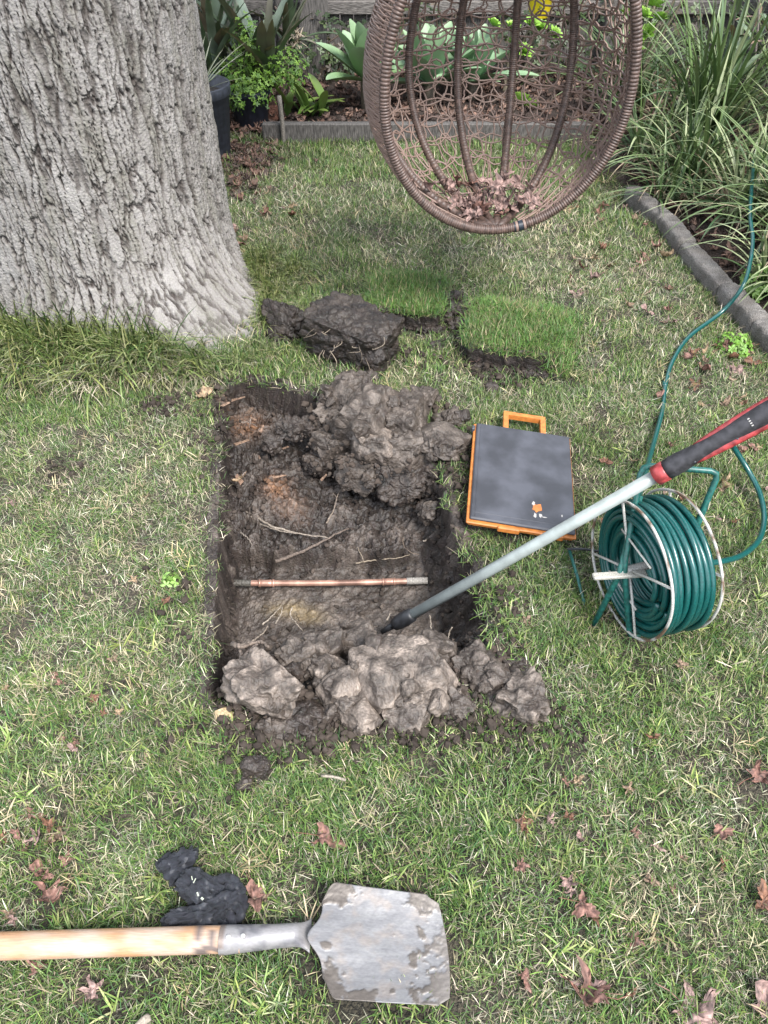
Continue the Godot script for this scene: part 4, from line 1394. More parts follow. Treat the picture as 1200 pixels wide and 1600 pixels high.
func build_gloves() -> void:
	var o := thing("work_glove", "crumpled black work glove lying against the shovel shaft", "glove", gp(318, 1410))
	var cloth := func(seed_: int) -> Callable:
		var n := noise(FastNoiseLite.TYPE_SIMPLEX_SMOOTH, 1.0 / 0.022, seed_, 2)
		return func(p: Vector3, _c: float, _f: float) -> Color:
			var k := n.get_noise_3dv(p)
			var pale := 0.0 if k < 0.42 else smoothstep(0.42, 0.5, k) * 0.35
			return Color(0.010, 0.011, 0.015).lerp(Color(0.034, 0.036, 0.046), clampf(0.5 + k, 0, 1)).lerp(Color(0.2, 0.2, 0.2), pale)
	var part := func(called: String, px: float, py: float, h: float, r: Vector3, rot: Vector3, sd: int, boxy: float) -> MeshInstance3D:
		var b := Buf.new()
		var fold := noise(FastNoiseLite.TYPE_SIMPLEX_SMOOTH, 1.0 / 0.035, sd, 2)
		b = lump(sd, r, 34, boxy, 1, 0.0, cloth.call(sd))
		for k in b.v.size():
			var p := b.v[k]
			var w := 1.0 - absf(fold.get_noise_3d(p.x * 0.7, p.y, p.z * 1.6)) * 4.0
			b.v[k] += p.normalized() * (0.0065 * clampf(w, -1, 1) + 0.0012 * sin(p.x * 260.0 + p.z * 120.0))
		var e := obj(called, b.mesh(), M.cloth, o, gp(px, py, h) - o.position)
		e.rotation = rot
		return e
	part.call("cuff", 284, 1350, 0.022, Vector3(0.047, 0.013, 0.030), Vector3(0.2, 0.62, 0.05), 801, 0.85)
	part.call("palm", 316, 1392, 0.026, Vector3(0.060, 0.027, 0.034), Vector3(0.1, -0.45, 0.0), 803, 0.35)
	part.call("back_of_hand", 346, 1410, 0.028, Vector3(0.040, 0.030, 0.046), Vector3(0, 0.25, 0), 804, 0.35)
	part.call("folded_cuff", 312, 1430, 0.036, Vector3(0.074, 0.016, 0.020), Vector3(-0.2, 0.1, 0.05), 806, 0.5)
	part.call("folded_cuff", 318, 1448, 0.022, Vector3(0.060, 0.020, 0.022), Vector3(-0.1, 0.2, 0.0), 810, 0.4)
	part.call("folded_cuff", 274, 1446, 0.016, Vector3(0.028, 0.018, 0.024), Vector3(0, 0.5, 0.2), 811, 0.5)
	# curled fingers and thumb, each its own bent tube of cloth
	for q in [[[352, 1392], [368, 1384], [378, 1394], [374, 1408], 0.030], [[356, 1404], [376, 1402], [382, 1416], [372, 1428], 0.026], [[352, 1416], [372, 1418], [376, 1432], [364, 1440], 0.022], [[344, 1426], [360, 1432], [362, 1446], [350, 1450], 0.02], [[330, 1382], [352, 1372], [368, 1376], [374, 1384], 0.036]]:
		var pts := []
		for w in 4: pts.append(gp(q[w][0], q[w][1], q[4] + 0.008 * sin(w * 1.2)) - o.position)
		var b := Buf.new()
		var pp := path(pts, 22)
		var rad := []
		for w in 22: rad.append(0.0125 * (1.0 - 0.25 * w / 21.0) * (1.0 + 0.10 * sin(w * 1.9)) * sqrt(1.0 - pow(w / 21.5, 8.0)))
		tube(b, pp, rad, 12)
		var cl: Callable = cloth.call(int(q[0][1]))
		for w in b.v.size(): b.c[w] = cl.call(b.v[w], 0.0, 0.0)
		obj("finger", b.mesh(), M.cloth, o)
	part.call("finger", 262, 1350, 0.014, Vector3(0.020, 0.010, 0.018), Vector3(0, 0.8, 0), 809, 0.5)
	# pale worn print on its back
	var g := rng(17)
	for q in [[300, 1372, 1.5, 7, 0.4], [304, 1376, 8, 1.5, 1.2], [309, 1397, 2.6, 7, 0.5], [316, 1404, 3.5, 5, 0.9]]:
		var b := Buf.new()
		cbox(b, Vector3.ZERO, Vector3(q[2] * 0.0013, 0.0012, q[3] * 0.0013), 0.0004, Basis(Vector3.UP, q[4]))
		obj("worn_print", b.flat(), M.glovemark, o, gp(q[0], q[1], 0.0625) - o.position)
	bare.append([o.position.x, o.position.z, 0.05])

# ---------------------------------------------------------------- the hanging chair
const CH := Vector3(0.437, 0.0, -2.95)
func egg_w(y: float) -> float:                        # half width of the opening at height y
	var d := (y - 0.965) / (0.60 if y > 0.965 else 0.475)
	return 0.438 * sqrt(maxf(0.0, 1.0 - d * d))
const T0 := 2.02
func shell(u: float, y: float) -> Vector3:            # u from -1 (left rim) through the back to 1 (right rim)
	var w := egg_w(y) / sin(T0)
	var t := u * T0
	return Vector3(w * sin(t), y, -w * 1.0 * (cos(t) - cos(T0)))

func build_chair() -> void:
	var o := thing("hanging_egg_chair", "brown wicker egg chair hanging above the lawn with fallen leaves inside", "hanging chair", CH)
	o.rotation.y = 0.10
	var top := 1.555
	var bot := 0.50
	var g := rng(51)
	# the wrapped rim
	var outline := PackedVector3Array()
	var n := 1500
	for k in n:
		var a := TAU * k / n
		var y := 0.965 + (0.60 if cos(a) > 0 else 0.475) * cos(a)
		outline.append(Vector3(0.438 * sin(a), y, 0.0))
	var wrap := func(pts: PackedVector3Array, r: float, per: float, closed: bool, sides: int, m: Material, called: String) -> void:
		var rad := []
		for k in pts.size():
			var ph := absf(sin(PI * k / per))
			rad.append(r * (0.80 + 0.20 * sqrt(ph)))
		var b := Buf.new()
		tube(b, pts, rad, sides, Color.WHITE, closed)
		for k in b.v.size():
			var turn := int(k / sides / per)
			b.c[k] = Color.WHITE * (0.7 + 0.55 * fposmod(sin(turn * 12.9898) * 43758.5, 1.0))
			b.c[k].a = 1
		obj(called, b.mesh(), m, o)
	wrap.call(outline, 0.0190, 5.0, true, 14, M.wicker, "rim")
	var second := PackedVector3Array()
	for k in 700:
		var q := outline[k * n / 700]
		second.append(Vector3(q.x * 1.035, 0.965 + (q.y - 0.965) * 1.035, -0.042))
	# five wrapped ribs from the lip up the back
	for u in [-0.60, -0.33, -0.07, 0.19, 0.47]:
		var pts := PackedVector3Array()
		for k in 420:
			var f := k / 419.0
			var y := lerpf(0.4901, top, f)
			var uu: float = u * lerpf(1.0, 0.8, f)
			pts.append(shell(uu, y) + Vector3(0, 0, 0.012) * smoothstep(0, 0.1, f))
		wrap.call(pts, 0.0175, 3.0, false, 10, M.wicker, "rib")
	# the open weave: level strands, rows of loops, and wavering uprights
	var strands := []
	var seed_n := noise(FastNoiseLite.TYPE_SIMPLEX_SMOOTH, 3.0, 52, 2)
	var rows := 17
	for j in rows:
		var y0 := lerpf(bot + 0.015, top - 0.02, (j + 0.5) / rows)
		var pts := PackedVector3Array()
		for k in 90:
			var u := lerpf(-1, 1, k / 89.0)
			pts.append(shell(u, clampf(y0 + 0.014 * seed_n.get_noise_2d(u * 2.6, j * 7.0), bot, top)) + Vector3(0, 0, 0.002))
		strands.append(pts)
		# loops between this row and the next
		var arc := 2.0 * T0 * egg_w(y0) / sin(T0) * 0.8
		if arc < 0.2: continue
		var loops := int(arc / 0.098)
		var lp := PackedVector3Array()
		var m := loops * 13
		var ph := g.randf() * TAU
		var R := 0.047
		for k in m + 1:
			var f := float(k) / m
			var a := TAU * loops * f + ph
			var jig := 1.0 + 0.35 * seed_n.get_noise_2d(f * 9.0, j * 3.0 + 50)
			var u := lerpf(-0.98, 0.98, f) + R * jig * cos(a) / (arc * 0.5)
			var y := y0 + 0.026 + R * 0.95 * jig * sin(a)
			lp.append(shell(clampf(u, -1, 1), clampf(y, bot, top)))
		strands.append(lp)
	for k in 28:
		var u0 := lerpf(-0.97, 0.97, (k + 0.5) / 28.0)
		var pts := PackedVector3Array()
		var amp := g.randf_range(0.025, 0.055)
		var fr := g.randf_range(5.0, 8.0)
		var ph := g.randf() * TAU
		for i in 110:
			var f := i / 109.0
			var y := lerpf(bot, top, f)
			var w := maxf(egg_w(y) * T0, 0.08)
			var u := u0 + amp * sin(TAU * fr * f + ph) * 0.5 / w * 0.5 + 0.012 * seed_n.get_noise_2d(f * 8, k * 5.0)
			pts.append(shell(clampf(u, -1, 1), y) + Vector3(0, 0, -0.004))
		strands.append(pts)
	# tighter binding along the edge of the shell
	for s in [-1, 1]:
		for k in 3:
			var pts := PackedVector3Array()
			for i in 260:
				var f := i / 259.0
				var y := lerpf(bot, top, f)
				var u: float = s * (0.87 + 0.12 * sin(TAU * f * 26.0 + k * 2.09 + 0.8 * seed_n.get_noise_2d(f * 20, k * 9.0)))
				pts.append(shell(u, y) * Vector3(1.012, 1, 1) + Vector3(0, 0, 0.003 * cos(TAU * f * 44.0 + k)))
			strands.append(pts)
	var wb := Buf.new()
	for k in strands.size():
		var c := g.randf_range(0.75, 1.45)
		tube(wb, strands[k], 0.0037, 5, Color(c, c * g.randf_range(0.96, 1.02), c * g.randf_range(0.95, 1.05)), false, false)
	var weave := obj("woven_strands", wb.mesh(), M.strand, o)
	weave.set_meta("kind", "stuff")
	# tape mending the lip, with frayed wrapping beside it
	var tp := func(a0: float, a1: float, r: float, m: Material, called: String) -> void:
		var pts := PackedVector3Array()
		for k in 12:
			var a := lerpf(a0, a1, k / 11.0)
			pts.append(Vector3(0.438 * sin(a), 0.965 + 0.475 * cos(a), 0.0))
		var b := Buf.new()
		tube(b, pts, r - 0.0035, 14)
		obj(called, b.mesh(), m, o)
	tp.call(PI - 0.245, PI - 0.205, 0.0238, M.tapeblack, "mending_tape")
	tp.call(PI - 0.175, PI - 0.165, 0.0238, M.tapeblack, "mending_tape")
	tp.call(PI - 0.20, PI - 0.18, 0.0246, M.strand, "loose_wrapping")
	tp.call(PI - 0.27, PI - 0.25, 0.0250, M.strand, "loose_wrapping")
	# the rope it hangs by
	var rb := Buf.new()
	tube(rb, PackedVector3Array([Vector3(0, 1.54, -0.02), Vector3(0, 2.6, -0.05), Vector3(-0.02, 3.72, -0.08)]), 0.011, 10, Color(0.32, 0.28, 0.22))
	obj("rope", rb.mesh(), M.root, o)

# ---------------------------------------------------------------- leaves
var leaf_meshes := []
func leaf_mesh(sd: int, lobes: int, curl: float) -> ArrayMesh:   # a dried leaf about 10 cm long, lobed and curled
	var g := rng(sd)
	var b := Buf.new()
	var rings := 6
	var n := lobes * 12
	var ax := g.randf_range(0, PI)
	var fold := g.randf_range(-1, 1)
	var wn := noise(FastNoiseLite.TYPE_SIMPLEX_SMOOTH, 22.0, sd, 2)
	var shade := func(p: Vector3) -> Color:
		var k := 0.85 + 0.9 * wn.get_noise_2d(p.x * 2, p.z * 2) - 0.2 * absf(sin(atan2(p.z, p.x) * lobes * 0.5))
		return Color(k, k, k)
	var bend := func(p: Vector3) -> Vector3:
		var s := p.x * cos(ax) + p.z * sin(ax)
		var t := -p.x * sin(ax) + p.z * cos(ax)
		var q := p
		var K := curl * 26.0
		var s2 := sin(K * s) / K
		q.y += (1.0 - cos(K * s)) / K + fold * curl * absf(t) * 0.6 + 0.022 * wn.get_noise_2d(p.x, p.z)
		q.x = s2 * cos(ax) - t * sin(ax)
		q.z = s2 * sin(ax) + t * cos(ax)
		q += Vector3(wn.get_noise_2d(p.z, p.x + 5), 0, wn.get_noise_2d(p.x + 9, p.z)) * 0.014
		return q
	var c := b.p(bend.call(Vector3.ZERO), Color(0.8, 0.8, 0.8))
	for r in rings:
		for k in n:
			var a := TAU * k / n
			var lob := pow(absf(2.0 * absf(fposmod(a * lobes / TAU, 1.0) - 0.5)), 1.3)
			var jag := 0.06 * sin(a * lobes * 4.0)
			var R := 0.055 * (0.3 + 0.7 * lob + jag) * (1.15 if cos(a) > 0 else 0.85)
			var p := Vector3(cos(a), 0, sin(a)) * R * (r + 1.0) / rings
			b.p(bend.call(p), shade.call(p))
	for k in n:
		var k1 := (k + 1) % n
		b.t(c, 1 + k, 1 + k1)
		for r in rings - 1:
			b.q(1 + r * n + k, 1 + (r + 1) * n + k, 1 + (r + 1) * n + k1, 1 + r * n + k1)
	tube(b, PackedVector3Array([bend.call(Vector3(-0.01, 0, 0)), Vector3(-0.05, 0.004, 0.004), Vector3(-0.075, 0.012, 0.012)]), 0.0011, 4, Color(0.8, 0.7, 0.6))
	return b.mesh()

func leaf(at: Vector3, size: float, rot: Vector3, tone: int, label: String, group := "", variant := -1) -> MeshInstance3D:
	if leaf_meshes.is_empty():
		for k in 8: leaf_meshes.append(leaf_mesh(700 + k, [5, 3, 5, 4, 2, 3, 5, 2][k], [0.4, 0.9, 1.3, 0.7, 1.0, 1.5, 0.25, 1.2][k]))
	var m: ArrayMesh = leaf_meshes[variant if variant >= 0 else int(absf(at.x * 7919 + at.z * 104729)) % 8]
	var o := single("fallen_leaf", m, M["leaf%d" % tone], label, "leaf", at, group)
	o.rotation = rot
	o.scale = Vector3.ONE * size
	return o

func build_litter() -> void:
	var g := rng(303)
	# leaves that can be singled out: px, py, size, tone, label
	var named := [
		[506, 1308, 0.85, 0, "reddish brown curled leaf alone on the lawn above the shovel blade", 5],
		[1064, 1040, 0.4, 1, "small pale brown leaf on the grass just below the hose reel", 3],
		[1020, 1152, 0.5, 2, "rust red leaf on the grass right of the front heap", 1],
		[925, 1560, 1.0, 0, "crumpled pinkish leaf cluster at the bottom edge right of the shovel", 2],
		[930, 1545, 0.7, 3, "grey brown curled leaf lying over the crumpled pinkish one", 5],
		[1085, 1578, 1.1, 3, "large pale pink leaf at the bottom edge, pointed lobes spread", 0],
		[1190, 1570, 0.95, 3, "pale pink leaf at the lower right corner", 4],
		[1183, 1212, 0.8, 0, "pinkish brown leaf at the right edge, upper of the two there", 2],
		[1195, 1412, 0.8, 2, "rusty leaf at the right edge, lower of the two there", 1],
		[1130, 1300, 0.6, 0, "dark curled leaf in the grass left of the two at the right edge", 5],
		[910, 1415, 0.7, 0, "pink brown leaf on the lawn above the bottom right corner of the shovel blade", 1],
		[396, 1402, 0.75, 0, "long narrow curled brown leaf right beside the black glove", 7],
		[412, 1402, 0.4, 1, "small light brown leaf next to the long narrow one by the glove", 3],
		[140, 1548, 0.5, 3, "pink leaf in the grass under the shovel shaft", 0],
		[58, 1506, 0.45, 0, "pinkish leaf close under the shovel shaft at the left edge", 3],
		[80, 1400, 0.75, 0, "brown leaf in the leaf patch left of the black glove", 2],
		[77, 1290, 0.45, 2, "dark red brown leaf on the lawn at the far left above the shovel", 1],
		[315, 620, 0.85, 4, "tan leaf lying upright at the back left corner of the pit", 4],
		[374, 750, 0.55, 4, "light brown broken leaf in the pit by its left wall", 4],
		[745, 562, 0.5, 3, "small pink leaf on the bare patch at the corner of the right cut sod", 0],
		[1042, 400, 0.9, 4, "tan pink leaf beside the concrete edging under the strappy plants", 4],
		[230, 775, 0.3, 1, "tiny pale leaf on the dry lawn left of the pit", 3],
		[20, 785, 0.4, 3, "small pink leaf on the dry lawn at the left edge", 0],
		[208, 905, 0.35, 4, "tiny tan leaf on the lawn left of the copper pipe", 3],
		[258, 940, 0.4, 2, "rusty small leaf on the lawn left of the pit, by a small weed", 1],
		[888, 1276, 0.35, 2, "tiny red brown leaf on the lawn below the right clod", 3],
		[815, 1352, 0.35, 0, "tiny pinkish leaf alone on the lawn above the shovel mouth", 6],
		[822, 970, 0.35, 1, "small pale round leaf on the lawn right of the pole head", 6],
		[700, 720, 0.0, 0, "", 0],
	]
	for q in named:
		if q[2] == 0.0: continue
		var h := 0.02
		if q[0] > 330 and q[0] < 400 and q[1] == 750: h = -0.06
		var at := gp(q[0], q[1], h)
		leaf(at, q[2], Vector3(g.randf_range(-0.35, 0.35), g.randf() * TAU, g.randf_range(-0.35, 0.35)), q[3], q[4], "", q[5])
	var many := func(n: int, px: float, py: float, sx: float, sy: float, label: String, group: String, s0: float, s1: float) -> void:
		for k in n:
			var x := px + clampf(g.randfn(), -1.6, 1.6) * sx * 0.6
			var y := py + clampf(g.randfn(), -1.6, 1.6) * sy * 0.6
			var at := gp(x, y, 0.0)
			at.y = lawn_h(at.x, at.z) + g.randf_range(0.008, 0.026)
			var sz := g.randf_range(s0, s1) * 0.88
			var tn: int = [0, 0, 1, 2, 3, 4][g.randi() % 6]
			leaf(at, sz, Vector3(g.randf_range(-0.6, 0.6), g.randf() * TAU, g.randf_range(-0.6, 0.6)), tn, "%s %s %s" % ["tiny" if sz < 0.88 * lerpf(s0, s1, 0.33) else ("small" if sz < 0.88 * lerpf(s0, s1, 0.67) else "larger"), ["pinkish brown", "pale brown", "rust red", "pale pink", "tan"][tn], label], group)
	many.call(26, 1130, 640, 110, 140, "leaf in the lawn behind the hose reel", "dry leaves behind the hose reel", 0.35, 0.75)
	many.call(24, 960, 450, 90, 60, "leaf on the lawn left of the concrete edging", "dry leaves left of the concrete edging", 0.4, 0.9)
	many.call(20, 920, 320, 90, 40, "leaf on the lawn under the egg chair", "dry leaves under the egg chair", 0.4, 0.9)
	many.call(16, 1130, 560, 60, 40, "leaf at the foot of the concrete edging near the hose", "dry leaves where the hose crosses the edging", 0.5, 1.0)
	many.call(16, 400, 340, 60, 60, "leaf on the pale grass right of the tree trunk", "dry leaves beside the tree trunk", 0.5, 0.9)
	many.call(13, 60, 1380, 70, 130, "leaf in the leafy grass left of the glove", "brown leaves at the lower left of the lawn", 0.35, 0.7)
	many.call(20, 1000, 1390, 190, 170, "leaf on the lower right of the lawn", "leaves on the lower right of the lawn", 0.25, 0.55)
	many.call(12, 1060, 820, 120, 100, "leaf on the grass close round the hose reel", "leaves round the hose reel", 0.3, 0.55)
	many.call(12, 120, 1130, 110, 100, "leaf on the lawn left of the front heap", "leaves on the left of the lawn", 0.25, 0.5)
	# heaped in the bottom of the chair
	var chair_t := Transform3D(Basis(Vector3.UP, 0.10), CH)
	for k in 34:
		var u := g.randf_range(-0.62, 0.55)
		var s := g.randf()
		var y := 0.507 + 0.055 * s * s
		var p := chair_t * (shell(u, y) * Vector3(g.randf_range(0.4, 1.0), 1, g.randf_range(0.35, 0.95)) + Vector3(0, 0.008 + 0.022 * g.randf(), -0.012))
		leaf(p, g.randf_range(0.6, 1.1), Vector3(g.randf_range(-0.9, 0.9), g.randf() * TAU, g.randf_range(-0.9, 0.9)), [3, 3, 3, 0][g.randi() % 4], "pinkish dry leaf heaped in the bottom of the egg chair", "leaves in the egg chair")
	leaf(chair_t * Vector3(0.02, 0.60, -0.16), 1.1, Vector3(0.9, 0.4, 0), 3, "large pink leaf caught upright on the wicker above the leaf heap", "", 0)
	# leaf litter in the beds: a mass
	var lit := thing("leaf_litter", "brown leaf litter and bark covering the garden beds", "leaf litter")
	lit.set_meta("kind", "stuff")
	var pl := []
	for k in 3600:
		var x: float; var z: float
		if g.randf() < 0.6:
			x = g.randf_range(-2.3, 2.6); z = g.randf_range(-6.8, -5.46)
		else:
			z = g.randf_range(-5.8, -2.6); x = bed_edge_x(z) + g.randf_range(0.1, 1.5)
		pl.append([x, lawn_h(x, z) + g.randf_range(0.0, 0.03), z, g.randf_range(0.35, 0.9), g.randf() * TAU, g.randf_range(-0.7, 0.7), [Color(0.2, 0.115, 0.085), Color(0.13, 0.08, 0.06), Color(0.27, 0.17, 0.13), Color(0.09, 0.06, 0.05)][g.randi() % 4]])
	for k in 420:
		var e := gp(375 + g.randfn() * 28, 250 + g.randfn() * 26)
		pl.append([e.x, lawn_h(e.x, e.z) + g.randf_range(0.01, 0.03), e.z, g.randf_range(0.3, 0.8), g.randf() * TAU, g.randf_range(-0.6, 0.6), [Color(0.2, 0.115, 0.085), Color(0.13, 0.08, 0.06), Color(0.09, 0.06, 0.05)][g.randi() % 3]])
	scatter("leaves", leaf_meshes.slice(0, 6), M.litter, pl, lit)
	# a few twigs
	for q in [[[502, 1212], [522, 1214], [540, 1219], "pale twig on the grass below the front heap"], [[655, 575], [648, 590], [668, 592], ""], [[232, 1590], [224, 1596], [214, 1606], "grey stick end at the bottom edge left of the shovel"], [[800, 1440], [830, 1452], [850, 1460], ""]]:
		if q[3] == "": continue
		var a: Vector3 = gp(q[0][0], q[0][1], 0.03)
		var b := Buf.new()
		tube(b, path([Vector3.ZERO, gp(q[1][0], q[1][1], 0.034) - a, gp(q[2][0], q[2][1], 0.026) - a], 10), 0.0035 if q[0][0] > 300 else 0.009, 7, Color(0.34, 0.29, 0.23))
		single("twig", b.mesh(), M.root, q[3], "twig", a)

# ---------------------------------------------------------------- fence and edgings
func build_fence() -> void:
	var g := rng(61)
	var o := thing("paling_fence", "weathered grey timber paling fence behind the garden bed", "fence", Vector3(0, 0, -6.95))
	var meshes := []
	for k in 5:
		var b := Buf.new()
		cbox(b, Vector3(0, 0.95, 0), Vector3(0.098, 1.8, 0.014), 0.002)
		meshes.append(b.flat())
	var x := -3.6
	while x < 3.1:
		var p := obj("paling", meshes[g.randi() % 5], M["fence%d" % (g.randi() % 3)], o, Vector3(x, g.randf_range(-0.01, 0.02), g.randf_range(-0.004, 0.004)))
		p.rotation.z = g.randf_range(-0.006, 0.006)
		x += 0.1035
	for y in [0.47, 1.45]:
		var b := Buf.new()
		cbox(b, Vector3(-0.25, y, 0.034), Vector3(6.7, 0.085, 0.045), 0.004)
		obj("rail", b.flat(), M.fence1, o)
	var pb := Buf.new()
	cbox(pb, Vector3(-0.25, 0.12, 0.03), Vector3(6.7, 0.17, 0.025), 0.003)
	obj("plinth_board", pb.flat(), M.fence2, o)
	for px in [-2.9, -0.75, 1.75]:
		pb = Buf.new()
		cbox(pb, Vector3(px, 0.9, 0.1), Vector3(0.13, 1.9, 0.08), 0.006)
		obj("post", pb.flat(), M.fence0, o)
	var brace := thing("leaning_post", "broad weathered timber post leaning against the paling fence behind the pots", "post", zp(486, 140, -6.6))
	pb = Buf.new()
	cbox(pb, Vector3(0, 0.75, 0), Vector3(0.2, 1.8, 0.1), 0.008)
	obj("timber", pb.flat(), M.fence0, brace)
	brace.rotation = Vector3(-0.06, 0, -0.10)
	var f2 := thing("paling_fence", "dark paling fence along the right side behind the strappy plants", "fence", Vector3(3.05, 0, -4.4))
	var z := -2.5
	while z < 3.4:
		var p := obj("paling", meshes[g.randi() % 5], M["fence%d" % (g.randi() % 3)], f2, Vector3(0, 0, z))
		p.rotation.y = PI / 2
		z += 0.1035
	var b2 := Buf.new()
	cbox(b2, Vector3(-0.034, 0.5, 0.4), Vector3(0.045, 0.085, 5.8), 0.004)
	obj("rail", b2.flat(), M.fence1, f2)

func build_edging() -> void:
	var g := rng(62)
	var o := thing("timber_edging", "grey timber sleeper edging at the back of the lawn behind the pots", "edging", Vector3(0, 0, -5.42))
	for q in [[-0.80, 0.22], [0.23, 1.36]]:
		var b := Buf.new()
		cbox(b, Vector3((q[0] + q[1]) / 2, 0.04, 0), Vector3(q[1] - q[0], 0.15, 0.055), 0.008)
		obj("board", b.flat(), M.fence2, o)
	# the right-hand border: rough concrete lengths butted end to end
	var e := thing("stone_edging", "curved line of grey concrete edging blocks between lawn and strappy plants", "edging", gp(1080, 420))
	var line := [[985, 304], [1040, 352], [1072, 392], [1132, 458], [1186, 514], [1240, 570], [1300, 630]]
	var wn := noise(FastNoiseLite.TYPE_SIMPLEX_SMOOTH, 9.0, 63, 4)
	for k in line.size() - 1:
		var a := gp(line[k][0], line[k][1], 0.03) - e.position
		var d := gp(line[k + 1][0], line[k + 1][1], 0.03) - e.position
		var u := (d - a).normalized()
		var L := (d - a).length() - 0.006
		var side := Vector3(-u.z, 0, u.x)
		var b := Buf.new()
		var n := 34
		var s := 20
		for i in n + 1:
			var p := a + u * (L * i / n)
			var end := 1.0 - 0.12 * pow(absf(2.0 * i / n - 1.0), 20.0)
			for j in s:
				var an := TAU * j / s
				var ca := cos(an); var sa := sin(an)
				var q := Vector3(signf(ca) * pow(absf(ca), 0.45) * 0.048, signf(sa) * pow(absf(sa), 0.45) * 0.056, 0) * end
				var w := p + side * q.x + Vector3.UP * (q.y + 0.005 * sin(k * 2.3))
				var f := wn.get_noise_3dv(w * 3.0)
				w += (side * ca + Vector3.UP * sa) * 0.008 * f
				var c := Color(0.185, 0.165, 0.148).lerp(Color(0.29, 0.268, 0.25), clampf(0.5 + 1.2 * wn.get_noise_3dv(w), 0, 1))
				b.p(w, c.lerp(Color(0.12, 0.11, 0.095), clampf(wn.get_noise_3dv(w * 5.0) * 1.6 - 0.2, 0, 1)))
		for i in n:
			for j in s:
				var j1 := (j + 1) % s
				b.q(i * s + j, (i + 1) * s + j, (i + 1) * s + j1, i * s + j1)
		for cap in [0, n]:
			var c0 := b.p(a + u * (L * cap / n), Color(0.2, 0.19, 0.18))
			for j in s:
				if cap == 0: b.t(c0, j, (j + 1) % s)
				else: b.t(c0, cap * s + (j + 1) % s, cap * s + j)
		obj("block", b.mesh(), M.concrete, e)

# ---------------------------------------------------------------- plants
func strap(b: Buf, at: Vector3, yaw: float, lean: float, bend: float, L: float, w: float, col: Color, tip: Color, segs := 9, keel := 0.25, shape := 0) -> void:
	# a long leaf with a folded middle; shape 0 strap, 1 broad and pointed, widest past the middle
	var dir := Vector3(cos(yaw), 0, sin(yaw))
	var side := Vector3(-sin(yaw), 0, cos(yaw))
	var p := at
	var ang := lean
	var prev := -1
	for k in segs + 1:
		var f := float(k) / segs
		var ww := w * 0.5
		if shape == 0: ww *= (0.8 + 0.2 * sin(f * PI)) * (1.0 - pow(f, 4.0))
		else: ww *= pow(sin(PI * pow(clampf(f * 0.96 + 0.03, 0, 1), 1.25)), 0.7) + 0.22 * (1 - f)
		var t := Vector3.UP * cos(ang) + dir * sin(ang)
		var up := side.cross(t)
		if up.y < 0 and absf(ang) < 1.5: up = -up
		var c := col.lerp(tip, f * f)
		var a := b.p(p - side * ww + up * ww * keel, c)
		b.p(p, c * 0.9)
		b.p(p + side * ww + up * ww * keel, c)
		if prev >= 0:
			b.q(prev, prev + 1, a + 1, a)
			b.q(prev + 1, prev + 2, a + 2, a + 1)
		prev = a
		p += t * (L / segs)
		ang += bend / segs

func pot_mesh(r0: float, r1: float, h: float, rim: float) -> ArrayMesh:
	var b := Buf.new()
	var prof := [[0.0, 0.0], [r0, 0.0], [r0 + 0.003, 0.004], [r1 - 0.004, h - rim - 0.004], [r1 + 0.004, h - rim], [r1 + 0.008, h - rim + 0.004], [r1 + 0.01, h - 0.004], [r1 + 0.007, h], [r1 - 0.002, h], [r1 - 0.006, h - 0.006], [r1 - 0.02, h - 0.07], [0.0, h - 0.07]]
	var s := 40
	for q in prof:
		for k in s: b.p(Vector3(cos(TAU * k / s) * q[0], q[1], sin(TAU * k / s) * q[0]))
	for i in prof.size() - 1:
		for k in s:
			var k1 := (k + 1) % s
			b.q(i * s + k, i * s + k1, (i + 1) * s + k1, (i + 1) * s + k)
	return b.mesh()

func leaflet_cloud(sd: int, n: int, r: Vector3, size: float, pal: Array) -> ArrayMesh:
	# feathery bright foliage: sprigs of small notched leaflets filling a volume
	var b := Buf.new()
	var g := rng(sd)
	for k in n:
		var d := Vector3(g.randfn(), g.randfn(), g.randfn()).normalized()
		var p := d * r * pow(g.randf(), 0.42)
		if g.randf() < 0.25: p *= 1.15
		var col: Color = pal[g.randi() % pal.size()] * g.randf_range(0.75, 1.25)
		col.a = 1
		var face := (d + Vector3(0, 0.9, 0.3) + Vector3(g.randf_range(-1, 1), g.randf_range(-0.5, 0.5), g.randf_range(-1, 1)) * 0.7).normalized()
		var ux := face.cross(Vector3(g.randf_range(-1, 1), 0.2, g.randf_range(-1, 1))).normalized()
		var uy := ux.cross(face)
		for q in 4:
			var a := -0.3 + q * 1.2
			var dir := ux * cos(a) + uy * sin(a)
			var sd2 := face.cross(dir)
			var L := size * g.randf_range(0.7, 1.2)
			var i0 := b.p(p, col)
			b.p(p + dir * L * 0.5 + sd2 * L * 0.28 + face * L * 0.1, col)
			b.p(p + dir * L * 0.8 + sd2 * L * 0.18, col)
			b.p(p + dir * L, col)
			b.p(p + dir * L * 0.8 - sd2 * L * 0.18, col)
			b.p(p + dir * L * 0.5 - sd2 * L * 0.28 + face * L * 0.1, col)
			for t in 4: b.t(i0, i0 + t + 1, i0 + t + 2)
	return b.mesh()

